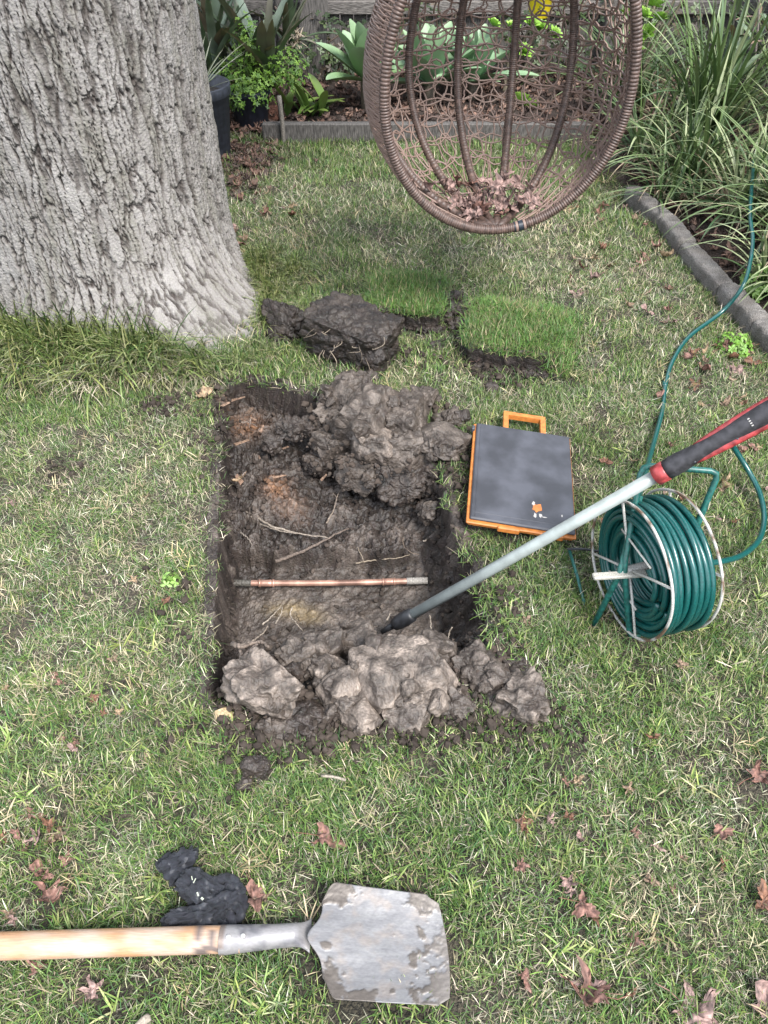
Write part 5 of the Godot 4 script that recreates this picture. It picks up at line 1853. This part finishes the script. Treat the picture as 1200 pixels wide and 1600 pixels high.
func build_pots() -> void:
	var g := rng(81)
	# dark pot with bright feathery foliage spilling over it
	var p1 := gp(392, 212)
	var pot := thing("plant_pot", "dark blue black plastic pot half hidden by bright feathery foliage", "pot", p1 + Vector3(0, -0.01, -0.12))
	obj("shell", pot_mesh(0.10, 0.135, 0.27, 0.035), M.pot, pot)
	var pal := [Color(0.08, 0.17, 0.02), Color(0.13, 0.24, 0.03), Color(0.055, 0.12, 0.015), Color(0.18, 0.3, 0.05)]
	var herb := thing("feathery_plant", "bright green feathery plant spilling out of the dark pot by the trunk", "plant", p1 + Vector3(-0.02, 0.30, -0.08))
	obj("foliage", leaflet_cloud(82, 620, Vector3(0.21, 0.17, 0.17), 0.02, pal), M.herb, herb)
	obj("foliage", leaflet_cloud(83, 200, Vector3(0.1, 0.17, 0.1), 0.02, pal), M.herb, herb, Vector3(0.04, 0.22, -0.02))
	obj("foliage", leaflet_cloud(84, 260, Vector3(0.17, 0.12, 0.14), 0.02, pal), M.herb, herb, Vector3(0.26, 0.08, -0.05))
	obj("foliage", leaflet_cloud(85, 260, Vector3(0.10, 0.12, 0.1), 0.022, pal), M.herb, herb, Vector3(-0.22, -0.13, 0.05))
	for k in 14:
		var b := Buf.new()
		var e := Vector3(g.randf_range(-0.2, 0.25), g.randf_range(0.0, 0.3), g.randf_range(-0.1, 0.1))
		tube(b, path([Vector3(g.randf_range(-0.05, 0.05), -0.14, 0), e * 0.4 + Vector3(0, 0.02, 0), e], 8), 0.0025, 5, Color(0.12, 0.17, 0.05))
		obj("stem", b.mesh(), M.herb, herb)
	# grey rimmed pot peeping from behind the trunk
	var p2 := zp(306, 150, -5.15)
	p2.y = 0.0
	var pot2 := thing("plant_pot", "grey blue pot with a thick rolled rim half hidden behind the trunk", "pot", Vector3(p2.x, 0, -5.15))
	obj("shell", pot_mesh(0.16, 0.205, 0.42, 0.06), M.pot2, pot2)
	var sb := Buf.new()
	for k in 30: sb.p(Vector3(cos(TAU * k / 30) * 0.19, 0.355, sin(TAU * k / 30) * 0.19), Color(0.05, 0.04, 0.032))
	var c := sb.p(Vector3(0, 0.37, 0), Color(0.06, 0.045, 0.036))
	for k in 30: sb.t(c, k, (k + 1) % 30)
	obj("potting_soil", sb.mesh(), M.soil, pot2)
	var spk := thing("spiky_plant", "thin pale spiky leaves sticking out beside the trunk above the grey pot", "plant", Vector3(p2.x + 0.02, 0.36, -5.15))
	var b := Buf.new()
	for k in 26: strap(b, Vector3(0, 0, 0), TAU * k / 26.0 + g.randf_range(-0.2, 0.2), g.randf_range(0.3, 1.1), g.randf_range(0.1, 0.7), g.randf_range(0.25, 0.5), 0.011, Color(0.16, 0.19, 0.1), Color(0.42, 0.4, 0.3), 7)
	obj("leaves", b.mesh(), M.strapleaf, spk)
	# big mottled bromeliads behind the pots
	var brom := func(label: String, at: Vector3, n: int, L0: float, L1: float, w: float, lean1: float, sd: int) -> void:
		var o := thing("bromeliad", label, "plant", at)
		var gg := rng(sd)
		for k in n:
			var bb := Buf.new()
			var kind := gg.randf()
			var col := Color(0.055, 0.085, 0.045) if kind < 0.55 else (Color(0.11, 0.10, 0.06) if kind < 0.85 else Color(0.16, 0.2, 0.15))
			var tip := Color(0.1, 0.13, 0.08) if gg.randf() < 0.7 else Color(0.24, 0.16, 0.12)
			strap(bb, Vector3(gg.randf_range(-0.03, 0.03), 0, gg.randf_range(-0.03, 0.03)), TAU * k / n * 2.618 + gg.randf_range(-0.3, 0.3), gg.randf_range(0.05, lean1), gg.randf_range(0.2, 1.2), gg.randf_range(L0, L1), w * gg.randf_range(0.8, 1.2), Color.WHITE, Color(1.6, 1.6, 1.5), 10, 0.35, 0)
			for i in bb.c.size():
				var f := float(i / 3) / 10.0
				var band := 0.75 + 0.5 * float(int(f * 46.0) % 3 == 0)
				bb.c[i] = (col * band).lerp(tip, f * f * 0.7)
				bb.c[i].a = 1
			obj("leaf", bb.mesh(), M.strapleaf, o)
	brom.call("tall bromeliad with dark mottled leaves behind the feathery plant", gp(404, 186) + Vector3(0.02, 0.1, 0.0), 18, 0.6, 1.0, 0.085, 0.38, 831)
	brom.call("dark bromeliad close beside the trunk behind the two pots", gp(352, 180) + Vector3(-0.02, 0.1, 0.0), 18, 0.7, 1.1, 0.09, 0.42, 832)
	brom.call("low bromeliad with drooping grey leaves at the foot of the leaning post", gp(440, 160) + Vector3(0.1, 0.35, 0.05), 11, 0.35, 0.6, 0.05, 1.0, 833)
	brom.call("dark upright bromeliad furthest back against the fence by the trunk", Vector3(-1.75, 0.05, -6.45), 16, 0.8, 1.3, 0.09, 0.4, 834)
	brom.call("bromeliad with broad olive banded leaves at the front, right above the dark pot", gp(412, 196) + Vector3(0.06, 0.25, 0.05), 12, 0.45, 0.8, 0.075, 0.5, 835)
	brom.call("bromeliad with narrow dark leaves between the trunk and the feathery plant", gp(345, 192) + Vector3(0.0, 0.25, 0.05), 14, 0.45, 0.85, 0.05, 0.7, 836)
	var dk := thing("leafy_shrub", "dark leafy shrub filling the corner between the trunk and the fence", "shrub", Vector3(-1.55, 0.5, -6.3))
	obj("foliage", leaflet_cloud(837, 420, Vector3(0.55, 0.5, 0.3), 0.05, [Color(0.035, 0.06, 0.022), Color(0.05, 0.08, 0.03), Color(0.025, 0.045, 0.018)]), M.herb, dk)
	for q in [[1.15, 0.35, -6.55, 0.4], [1.95, 0.45, -6.45, 0.5], [0.2, 0.3, -6.6, 0.38], [-0.45, 0.25, -6.62, 0.3]]:
		var d2 := thing("leafy_shrub", {1.15: "dark low shrub against the fence behind the right half of the chair", 1.95: "dark shrub in the far corner of the fence right of the chair", 0.2: "dark low shrub against the fence behind the left half of the chair", -0.45: "small dark shrub at the fence right of the leaning post"}[q[0]], "shrub", Vector3(q[0], q[1], q[2]), "dark shrubs along the fence")
		obj("foliage", leaflet_cloud(840 + int(q[3] * 100), 300, Vector3(q[3] * 1.1, q[3] * 0.8, 0.22), 0.036, [Color(0.045, 0.07, 0.03), Color(0.065, 0.095, 0.035), Color(0.03, 0.05, 0.022), Color(0.09, 0.07, 0.05)]), M.herb, d2)
		for k in 5:
			var tb := Buf.new()
			tube(tb, path([Vector3(0, -q[1], 0), Vector3(g.randf_range(-0.2, 0.2), -q[1] * 0.3, 0), Vector3(g.randf_range(-0.4, 0.4), g.randf_range(0.0, 0.3), g.randf_range(-0.1, 0.1))], 8), 0.006, 5, Color(0.2, 0.15, 0.12))
			obj("stem", tb.mesh(), M.root, d2)
	var dstem := Buf.new()
	tube(dstem, PackedVector3Array([Vector3(0, -0.5, 0), Vector3(0.03, 0, 0), Vector3(0, 0.3, 0)]), 0.03, 8, Color(0.15, 0.12, 0.1))
	obj("stem", dstem.mesh(), M.root, dk)
	# a withered pale flower head hanging from a bare stalk
	var wf := thing("withered_flower", "withered straw coloured flower head on a bare stalk before the leaning post", "flower", gp(445, 195) + Vector3(0, 0.02, -0.2))
	b = Buf.new()
	var hd := zp(462, 62, wf.position.z) - wf.position
	tube(b, path([Vector3.ZERO, hd * 0.5 + Vector3(-0.02, 0, 0), hd + Vector3(-0.05, 0.03, 0), hd], 20), 0.006, 7, Color(0.3, 0.25, 0.2))
	obj("stalk", b.mesh(), M.root, wf)
	b = Buf.new()
	for k in 46: strap(b, hd + Vector3(g.randf_range(-0.03, 0.03), g.randf_range(-0.07, 0.04), g.randf_range(-0.03, 0.03)), g.randf() * TAU, g.randf_range(0.6, 2.2), 0.4, g.randf_range(0.04, 0.09), 0.009, Color(0.36, 0.29, 0.21), Color(0.5, 0.43, 0.33), 4)
	obj("head", b.mesh(), M.drygrass, wf)
	# stick, brick and soft lily leaves along the bed
	var stick := thing("stake", "grey wooden stake standing in front of the timber edging beside the pot", "stake", gp(444, 222) + Vector3(0, -0.02, 0.03))
	b = Buf.new()
	var top := zp(436, 150, stick.position.z + 0.01) - stick.position
	tube(b, path([Vector3.ZERO, top * 0.5 + Vector3(0.004, 0, 0), top], 8), 0.014, 8, Color(0.25, 0.22, 0.19))
	obj("shaft", b.mesh(), M.root, stick)
	b = Buf.new()
	cbox(b, Vector3(0, 0.06, 0), Vector3(0.07, 0.16, 0.1), 0.006, Basis(Vector3.UP, 0.3), Color(0.26, 0.12, 0.08))
	single("brick", b.flat(), M.concrete, "orange brown brick standing between the dark pot and the stake", "brick", gp(427, 196, 0.0))
	var lily := thing("lily_clump", "clump of soft green lily leaves spreading over the timber edging", "plant", gp(480, 195) + Vector3(0, 0.06, -0.02))
	for k in 22:
		b = Buf.new()
		var gcol: Color = [Color(0.11, 0.2, 0.04), Color(0.16, 0.26, 0.06), Color(0.07, 0.14, 0.03)][g.randi() % 3]
		strap(b, Vector3(g.randf_range(-0.14, 0.18), 0, g.randf_range(-0.06, 0.06)), g.randf() * TAU, g.randf_range(0.3, 1.0), g.randf_range(0.4, 1.2), g.randf_range(0.18, 0.34), 0.055, gcol, gcol.lerp(Color(0.3, 0.32, 0.1), 0.4), 8, 0.3, 1)
		obj("leaf", b.mesh(), M.strapleaf, lily)

func build_agaves() -> void:
	var mk := func(label: String, at: Vector3, n: int, L: float, w: float, sd: int, hue: float) -> void:
		var o := thing("agave", label, "agave", at)
		var g := rng(sd)
		for k in n:
			var f := float(k) / n
			var b := Buf.new()
			var col := Color(0.12, 0.22, 0.13).lerp(Color(0.17, 0.28, 0.1), hue)
			strap(b, Vector3.ZERO, k * 2.39996 + g.randf_range(-0.15, 0.15), lerpf(1.35, 0.12, f) + g.randf_range(-0.1, 0.1), lerpf(0.15, -0.1, f), L * lerpf(1.0, 0.75, f) * g.randf_range(0.85, 1.1), w * g.randf_range(0.85, 1.1), col * g.randf_range(0.85, 1.15), Color(0.24, 0.34, 0.2), 14, 0.42, 1)
			var e := obj("leaf", b.mesh(), M.agave, o)
			if k < 2: e.set_meta("label", "lowest, drooping leaf")
		var sb := Buf.new()
		tube(sb, PackedVector3Array([Vector3(0, -at.y, 0), Vector3(0, -at.y * 0.4, 0.01), Vector3(0, 0.03, 0)]), 0.04, 10, Color(0.17, 0.14, 0.1))
		obj("stem", sb.mesh(), M.root, o)
	mk.call("bright green agave rosette just left of the egg chair", zp(572, 128, -5.9), 15, 0.46, 0.15, 901, 0.7)
	mk.call("large blue green agave rosette seen through the left of the chair wicker", zp(672, 135, -6.05), 20, 0.52, 0.12, 902, 0.2)
	mk.call("blue green agave rosette seen through the middle of the chair wicker", zp(740, 128, -6.15), 18, 0.46, 0.12, 903, 0.1)
	mk.call("small yellow green agave low behind the chair wicker", zp(690, 215, -5.85), 11, 0.22, 0.07, 904, 1.0)

func build_strappy() -> void:
	var mk := func(label: String, at: Vector3, n: int, L0: float, L1: float, w: float, lean: float, sd: int, pale: float) -> void:
		var o := thing("strappy_plant", label, "plant", at)
		var g := rng(sd)
		var b := Buf.new()
		var dead := Buf.new()
		for k in n:
			var col: Color = [Color(0.05, 0.10, 0.035), Color(0.075, 0.135, 0.04), Color(0.11, 0.17, 0.06), Color(0.04, 0.08, 0.03)][g.randi() % 4]
			if g.randf() < pale: col = Color(0.3, 0.34, 0.19)
			strap(b, Vector3(g.randf_range(-0.1, 0.1), 0, g.randf_range(-0.1, 0.1)), g.randf() * TAU, g.randf_range(0.03, lean), g.randf_range(0.1, 1.9), g.randf_range(L0, L1), w * g.randf_range(0.7, 1.25), col, col.lerp(Color(0.32, 0.34, 0.18), g.randf() * 0.6), 11, 0.3)
		for k in int(n * 0.35):
			strap(dead, Vector3(g.randf_range(-0.1, 0.1), 0.02, g.randf_range(-0.1, 0.1)), g.randf() * TAU, g.randf_range(0.4, 1.4), g.randf_range(0.6, 2.0), g.randf_range(L0 * 0.5, L1 * 0.7), w * 0.6, [Color(0.36, 0.29, 0.2), Color(0.2, 0.14, 0.1), Color(0.45, 0.38, 0.27)][g.randi() % 3], Color(0.4, 0.32, 0.22), 9, 0.3)
		var lf := obj("leaves", b.mesh(), M.strapleaf, o)
		lf.set_meta("kind", "stuff")
		var df := obj("dead_leaves", dead.mesh(), M.drygrass, o)
		df.set_meta("kind", "stuff")
	mk.call("tall upright strappy plant just right of the egg chair", Vector3(1.98, 0.05, -5.05), 190, 0.6, 1.15, 0.019, 0.45, 911, 0.05)
	mk.call("strappy plant at the right edge, tallest leaves reaching the top of the frame", Vector3(2.45, 0.05, -4.75), 170, 0.6, 1.15, 0.017, 0.6, 912, 0.08)
	mk.call("strappy plant arching over the near end of the concrete edging", Vector3(2.12, 0.05, -3.85), 180, 0.45, 0.9, 0.016, 0.8, 913, 0.22)
	mk.call("strappy plant spreading low beside the far end of the concrete edging", Vector3(1.78, 0.05, -4.55), 130, 0.4, 0.75, 0.016, 1.0, 914, 0.18)
	mk.call("strappy plant in the far corner behind the chair's right rim", Vector3(1.65, 0.05, -5.75), 120, 0.5, 0.9, 0.016, 0.6, 915, 0.05)
	mk.call("strappy plant at the right edge nearest the hose", Vector3(2.3, 0.05, -3.2), 140, 0.35, 0.75, 0.015, 0.9, 916, 0.25)
	mk.call("low strappy tuft overhanging the concrete edging nearest the right edge of the frame", Vector3(1.84, 0.04, -3.35), 90, 0.25, 0.55, 0.012, 1.2, 926, 0.35)
	mk.call("low strappy tuft overhanging the edging block beside the tan leaf", Vector3(1.62, 0.04, -4.4), 80, 0.25, 0.5, 0.012, 1.2, 927, 0.25)
	mk.call("strappy plant drooping pale leaves over the middle of the concrete edging", Vector3(1.92, 0.05, -4.12), 120, 0.35, 0.7, 0.014, 1.1, 918, 0.35)
	mk.call("strappy plant just behind where the hose enters the bed", Vector3(2.05, 0.05, -3.5), 120, 0.35, 0.75, 0.014, 1.0, 919, 0.3)
	mk.call("strappy plant hanging over the far corner of the concrete edging by the chair", Vector3(1.62, 0.05, -4.95), 110, 0.35, 0.7, 0.014, 1.1, 925, 0.15)
	mk.call("dark strappy plant against the right fence behind the others", Vector3(2.75, 0.05, -5.6), 140, 0.7, 1.2, 0.02, 0.5, 917, 0.02)
	# bare branching stems with a few leathery leaves over the strappy plants
	var sh := thing("bare_shrub", "thin bare branches with a few leathery leaves above the strappy plants", "shrub", Vector3(2.3, 0.05, -5.2))
	var g := rng(920)
	for k in 9:
		var e := Vector3(g.randf_range(-0.5, 0.35), g.randf_range(0.8, 1.3), g.randf_range(-0.3, 0.3))
		var mid := e * 0.55 + Vector3(g.randf_range(-0.08, 0.08), 0.05, g.randf_range(-0.08, 0.08))
		var b := Buf.new()
		var rad := []
		for i in 16: rad.append(lerpf(0.010, 0.003, i / 15.0))
		tube(b, path([Vector3.ZERO, mid, e], 16), rad, 6, Color(0.26, 0.22, 0.2))
		obj("branch", b.mesh(), M.root, sh)
		for i in 5:
			var lb := Buf.new()
			var col: Color = [Color(0.12, 0.16, 0.09), Color(0.17, 0.21, 0.14), Color(0.2, 0.13, 0.09)][g.randi() % 3]
			strap(lb, mid.lerp(e, g.randf()), g.randf() * TAU, g.randf_range(0.4, 2.2), 0.4, g.randf_range(0.08, 0.16), 0.035, col, col * 1.3, 6, 0.3, 1)
			obj("leaf", lb.mesh(), M.strapleaf, sh)
	# a low weed with small round bright leaves at the edging
	var w := thing("weed", "small bright green weed growing against the near end of the concrete edging", "weed", gp(1150, 540, 0.03))
	obj("foliage", leaflet_cloud(921, 110, Vector3(0.07, 0.04, 0.09), 0.02, [Color(0.12, 0.24, 0.03), Color(0.17, 0.3, 0.05)]), M.herb, w)
	var w2 := thing("weed", "leafy bright weed under the strappy plant at the right edge", "weed", gp(1185, 440, 0.08))
	obj("foliage", leaflet_cloud(922, 120, Vector3(0.09, 0.07, 0.1), 0.022, [Color(0.12, 0.22, 0.04), Color(0.15, 0.26, 0.06)]), M.herb, w2)
	var w3 := thing("weed", "small round leafed weed on the lawn left of the pit", "weed", gp(266, 905, 0.015))
	obj("foliage", leaflet_cloud(923, 16, Vector3(0.03, 0.012, 0.035), 0.016, [Color(0.13, 0.24, 0.04), Color(0.18, 0.3, 0.07)]), M.herb, w3)

func build_aeonium() -> void:
	var mk := func(label: String, at: Vector3, heads: Array, size: float, sd: int) -> void:
		var o := thing("aeonium", label, "succulent", at)
		var g := rng(sd)
		var ros := Buf.new()
		for k in 30:
			var f := k / 30.0
			var col := Color(0.2, 0.38, 0.05).lerp(Color(0.34, 0.52, 0.12), f)
			strap(ros, Vector3(0, 0.01 * f, 0), k * 2.39996, lerpf(1.4, 0.3, f), -0.25, size * lerpf(1.0, 0.45, f), size * 0.42, col * g.randf_range(0.9, 1.1), col, 5, 0.3, 1)
		var mesh := ros.mesh()
		for q in heads:
			var h := Vector3(q[0], q[1], q[2])
			var e := obj("rosette", mesh, M.agave, o, h)
			e.rotation = Vector3(g.randf_range(0.1, 0.8), g.randf() * TAU, g.randf_range(-0.4, 0.4))
			var b := Buf.new()
			tube(b, path([Vector3(g.randf_range(-0.04, 0.04), -at.y, 0), h * 0.5 + Vector3(0, -at.y * 0.4, -0.03), h], 8), 0.008, 6, Color(0.2, 0.17, 0.12))
			obj("stem", b.mesh(), M.root, o)
	mk.call("lime green aeonium rosettes rising beside the chair's right rim", zp(1003, 25, -5.6), [[0, 0, 0], [0.07, 0.05, -0.02], [-0.05, 0.1, 0.02], [0.05, -0.09, 0.03], [0.02, 0.17, 0], [0.1, 0.14, -0.03], [-0.02, -0.16, 0.03], [-0.08, 0.0, 0.0], [0.11, -0.02, 0.02], [0.0, 0.28, 0], [0.24, 0.2, -0.05], [0.28, 0.16, -0.04]], 0.075, 931)
	mk.call("lime green aeonium rosettes seen through the middle of the wicker", zp(800, 45, -6.3), [[0, 0, 0], [0.13, 0.03, 0.02], [-0.14, 0.02, 0], [0.1, -0.14, 0.03], [0.02, -0.10, 0.0], [0.2, 0.0, 0], [0.3, -0.04, 0], [0.06, -0.4, 0.2]], 0.075, 932)
	mk.call("single green aeonium rosette low behind the right of the wicker", zp(815, 160, -5.9), [[0, 0, 0], [0.06, -0.03, 0.02]], 0.085, 933)
	# the yellow bucket behind the chair
	var yb := thing("yellow_bucket", "bright yellow plastic tub behind the egg chair wicker", "tub", zp(845, -2, -6.5) + Vector3(0, 0.02, 0))
	obj("shell", pot_mesh(0.075, 0.088, 0.17, 0.02), M.yellow, yb, Vector3(0, -0.13, 0))
	var b := Buf.new()
	tube(b, PackedVector3Array([Vector3(0, -yb.position.y, -0.02), Vector3(0, -0.132, -0.01)]), 0.05, 12, Color(0.2, 0.17, 0.14))
	single("stump", b.mesh(), M.bark, "short brown stump under the yellow tub", "stump", yb.position)

func materials() -> void:
	var S := FastNoiseLite.TYPE_SIMPLEX_SMOOTH
	var grit := ntex("grit", S, 0.05, 0.55, 1.0, 5, 3)
	var mottle := ntex("mottle", S, 0.012, 0.6, 1.0, 5, 4)
	var lumps := ntex("lumps", FastNoiseLite.TYPE_CELLULAR, 0.045, 1.0, 0.0, 3, 6)
	mat("ground", 1, 1, 1, 0.95, {"tex": grit, "bump": lumps, "depth": 1.0, "scale": 4.0})
	mat("soil", 1, 1, 1, 0.58, {"tex": ntex("soilgrit", S, 0.05, 0.7, 1.0, 5, 3), "bump": ntex("soilbump", S, 0.05, 0, 1, 5, 18), "depth": 0.22, "scale": 4.0, "spec": 0.45})
	mat("crumb", 1, 1, 1, 0.9, {"spec": 0.3})
	mat("root", 1, 1, 1, 0.8, {"tex": mottle, "scale": 20.0})
	mat("leafgrass", 1, 1, 1, 0.55, {"back": Color(0.5, 0.5, 0.3), "spec": 0.4})
	mat("drygrass", 1, 1, 1, 0.7, {"back": Color(0.3, 0.3, 0.25), "spec": 0.3})
	mat("bark", 1, 1, 1, 0.9, {"tex": ntex("barkgrain", S, 0.04, 0.82, 1.0, 5, 5), "bump": ntex("barkbump", S, 0.03, 0, 1, 6, 15), "depth": 0.3, "scale": 5.0, "spec": 0.25})

	mat("copper", 0.5, 0.29, 0.22, 0.42, {"metal": 0.45, "tex": mottle, "scale": 2.0})
	mat("tape", 1, 1, 1, 0.8, {"tex": mottle, "scale": 30.0})
	mat("orange", 0.5, 0.17, 0.035, 0.5, {"tex": ntex("wear", S, 0.02, 0.82, 1.0, 4, 30), "scale": 3.0})
	mat("lid", 0.058, 0.06, 0.072, 0.55, {"tex": ntex("smear", S, 0.008, 0.72, 1.0, 5, 31), "scale": 1.6})
	mat("scuff", 0.36, 0.34, 0.32, 0.8)
	mat("greymark", 0.22, 0.22, 0.24, 0.6)
	mat("glovemark", 0.34, 0.36, 0.28, 0.85)
	mat("whitepaint", 0.6, 0.58, 0.53, 0.6, {"tex": grit, "scale": 12.0})
	mat("greentube", 0.014, 0.12, 0.10, 0.4, {"tex": mottle, "scale": 9.0})
	mat("hose", 0.005, 0.085, 0.078, 0.28, {"tex": ntex("hosewear", S, 0.03, 0.7, 1.0, 4, 33), "scale": 10.0, "spec": 0.55})
	mat("darkplastic", 0.022, 0.023, 0.027, 0.5, {"tex": mottle, "scale": 6.0})
	mat("grip", 0.04, 0.038, 0.043, 0.6, {"tex": mottle, "scale": 6.0})
	mat("redplastic", 0.38, 0.05, 0.052, 0.42, {"tex": mottle, "scale": 6.0})
	mat("pole", 0.29, 0.32, 0.305, 0.42, {"tex": ntex("polewear", S, 0.01, 0.86, 1.0, 4, 34), "scale": 3.0, "metal": 0.15})
	mat("handlewood", 1, 1, 1, 0.62, {"tex": ntex("grain", S, 0.02, 0.86, 1.0, 4, 35), "scale3": Vector3(2, 26, 26)})
	mat("steel", 1, 1, 1, 0.5, {"metal": 0.25, "tex": ntex("scratches", S, 0.03, 0.9, 1.0, 5, 36), "scale3": Vector3(5, 8, 14)})
	mat("cloth", 1, 1, 1, 0.62, {"bump": ntex("weave", S, 0.12, 0, 1, 2, 37), "depth": 0.15, "scale": 20.0})
	mat("wicker", 0.125, 0.08, 0.064, 0.5, {"tex": mottle, "scale": 8.0})
	mat("strand", 0.185, 0.125, 0.1, 0.55)
	mat("tapeblack", 0.015, 0.02, 0.028, 0.4)
	var lc := [[0.33, 0.17, 0.13], [0.36, 0.24, 0.16], [0.25, 0.115, 0.065], [0.42, 0.27, 0.235], [0.5, 0.35, 0.21]]
	for k in 5:
		mat("leaf%d" % k, lc[k][0], lc[k][1], lc[k][2], 0.7, {"back": Color(0.35, 0.3, 0.25), "tex": mottle, "scale": 12.0})
	mat("litter", 1, 1, 1, 0.8)
	for k in 3:
		var v: float = [0.2, 0.25, 0.165][k]
		mat("fence%d" % k, v * 1.04, v * 0.95, v * 0.88, 0.9, {"tex": ntex("plank%d" % k, S, 0.03, 0.55, 1.0, 5, 50 + k), "bump": ntex("plankbump", S, 0.04, 0, 1, 4, 54), "depth": 0.3, "scale3": Vector3(9, 0.7, 9) if k != 1 else Vector3(0.8, 9, 9)})
	mat("concrete", 1, 1, 1, 0.9, {"tex": grit, "bump": ntex("clods", S, 0.03, 0, 1, 6, 8), "depth": 0.4, "scale": 7.0})
	mat("pot", 0.02, 0.026, 0.042, 0.5, {"tex": mottle, "scale": 4.0})
	mat("pot2", 0.05, 0.056, 0.075, 0.6, {"tex": mottle, "scale": 4.0})
	mat("herb", 1, 1, 1, 0.5, {"back": Color(0.6, 0.6, 0.35)})
	mat("strapleaf", 1, 1, 1, 0.42, {"back": Color(0.3, 0.32, 0.2)})
	mat("agave", 1, 1, 1, 0.5, {"back": Color(0.15, 0.15, 0.1)})
	mat("yellow", 0.8, 0.62, 0.02, 0.45)

func _ready() -> void:
	# ---- camera, sky, sun, exposure
	var cam := Camera3D.new()
	cam.name = "camera"
	cam.position = EYE
	cam.rotation_degrees = Vector3(-PITCH, 0, 0)
	cam.fov = FOV
	cam.near = 0.05
	cam.far = 300.0
	add_child(cam)
	cam.current = true
	var env := Environment.new()
	env.background_mode = Environment.BG_SKY
	var sky := Sky.new()
	var ps := ProceduralSkyMaterial.new()
	ps.sky_top_color = Color(0.84, 0.88, 0.94)
	ps.sky_horizon_color = Color(0.9, 0.92, 0.95)
	ps.sky_curve = 0.2
	ps.ground_bottom_color = Color(0.2, 0.21, 0.18)
	ps.ground_horizon_color = Color(0.5, 0.52, 0.5)
	sky.sky_material = ps
	env.sky = sky
	env.tonemap_mode = Environment.TONE_MAPPER_LINEAR
	env.tonemap_exposure = 3.35
	env.sdfgi_enabled = true
	env.ssao_enabled = true
	env.ssil_enabled = true
	var we := WorldEnvironment.new()
	we.name = "world_environment"
	we.environment = env
	add_child(we)
	var sun := DirectionalLight3D.new()
	sun.name = "sun"
	sun.light_energy = 0.8
	sun.light_angular_distance = 20.0
	sun.light_color = Color(1.0, 0.985, 0.965)
	sun.shadow_enabled = true
	sun.sky_mode = DirectionalLight3D.SKY_MODE_LIGHT_ONLY
	add_child(sun)
	sun.look_at_from_position(Vector3(1.5, 3.6, 2.2), Vector3.ZERO)

	# ---- the place
	lawn_noise = noise(FastNoiseLite.TYPE_SIMPLEX_SMOOTH, 1.0, 31, 3)
	rough_noise = noise(FastNoiseLite.TYPE_SIMPLEX_SMOOTH, 1.0, 32, 2)
	for q in [[352, 602], [380, 590], [440, 600], [505, 622], [600, 660], [688, 700], [698, 790], [738, 880], [768, 1000], [770, 1050], [330, 1092], [334, 1000], [338, 900], [344, 760]]:
		var e := gp(q[0], q[1])
		pit_poly.append(Vector2(e.x, e.z))
	# where the lawn is dry and where it is lush: [x, z, half width, half length, amount]
	for q in [[720, 370, 0.9, 0.55, 0.5], [400, 300, 0.5, 0.4, 0.3], [950, 420, 0.5, 0.4, 0.35], [150, 800, 0.36, 0.55, 0.7], [250, 700, 0.2, 0.2, 0.3], [60, 1060, 0.15, 0.12, 0.3], [1100, 620, 0.4, 0.3, 0.25], [470, 330, 0.4, 0.4, 0.35], [660, 590, 0.3, 0.25, 0.35], [1050, 480, 0.4, 0.5, 0.3], [1080, 1380, 0.15, 0.12, 0.4], [820, 1520, 0.1, 0.1, 0.35], [1150, 1250, 0.15, 0.2, 0.25], [620, 1240, 0.08, 0.06, 0.4]]:
		var e := gp(q[0], q[1])
		dry_list.append([e.x, e.z, q[2], q[3], q[4]])
	for q in [[620, 450, 0.3, 0.18, 0.8], [800, 520, 0.22, 0.25, 0.8], [480, 570, 0.2, 0.12, 0.8], [100, 640, 0.3, 0.12, 0.6], [900, 1000, 0.25, 0.3, 0.4], [560, 1220, 0.3, 0.12, 0.55], [720, 760, 0.06, 0.2, 0.6], [450, 1560, 0.25, 0.08, 0.5], [300, 1200, 0.2, 0.1, 0.3], [680, 1350, 0.2, 0.1, 0.4]]:
		var e := gp(q[0], q[1])
		lush_list.append([e.x, e.z, q[2], q[3], q[4]])
	materials()
	build_ground()
	build_pit()
	build_tree()
	build_objects()
	build_grass()
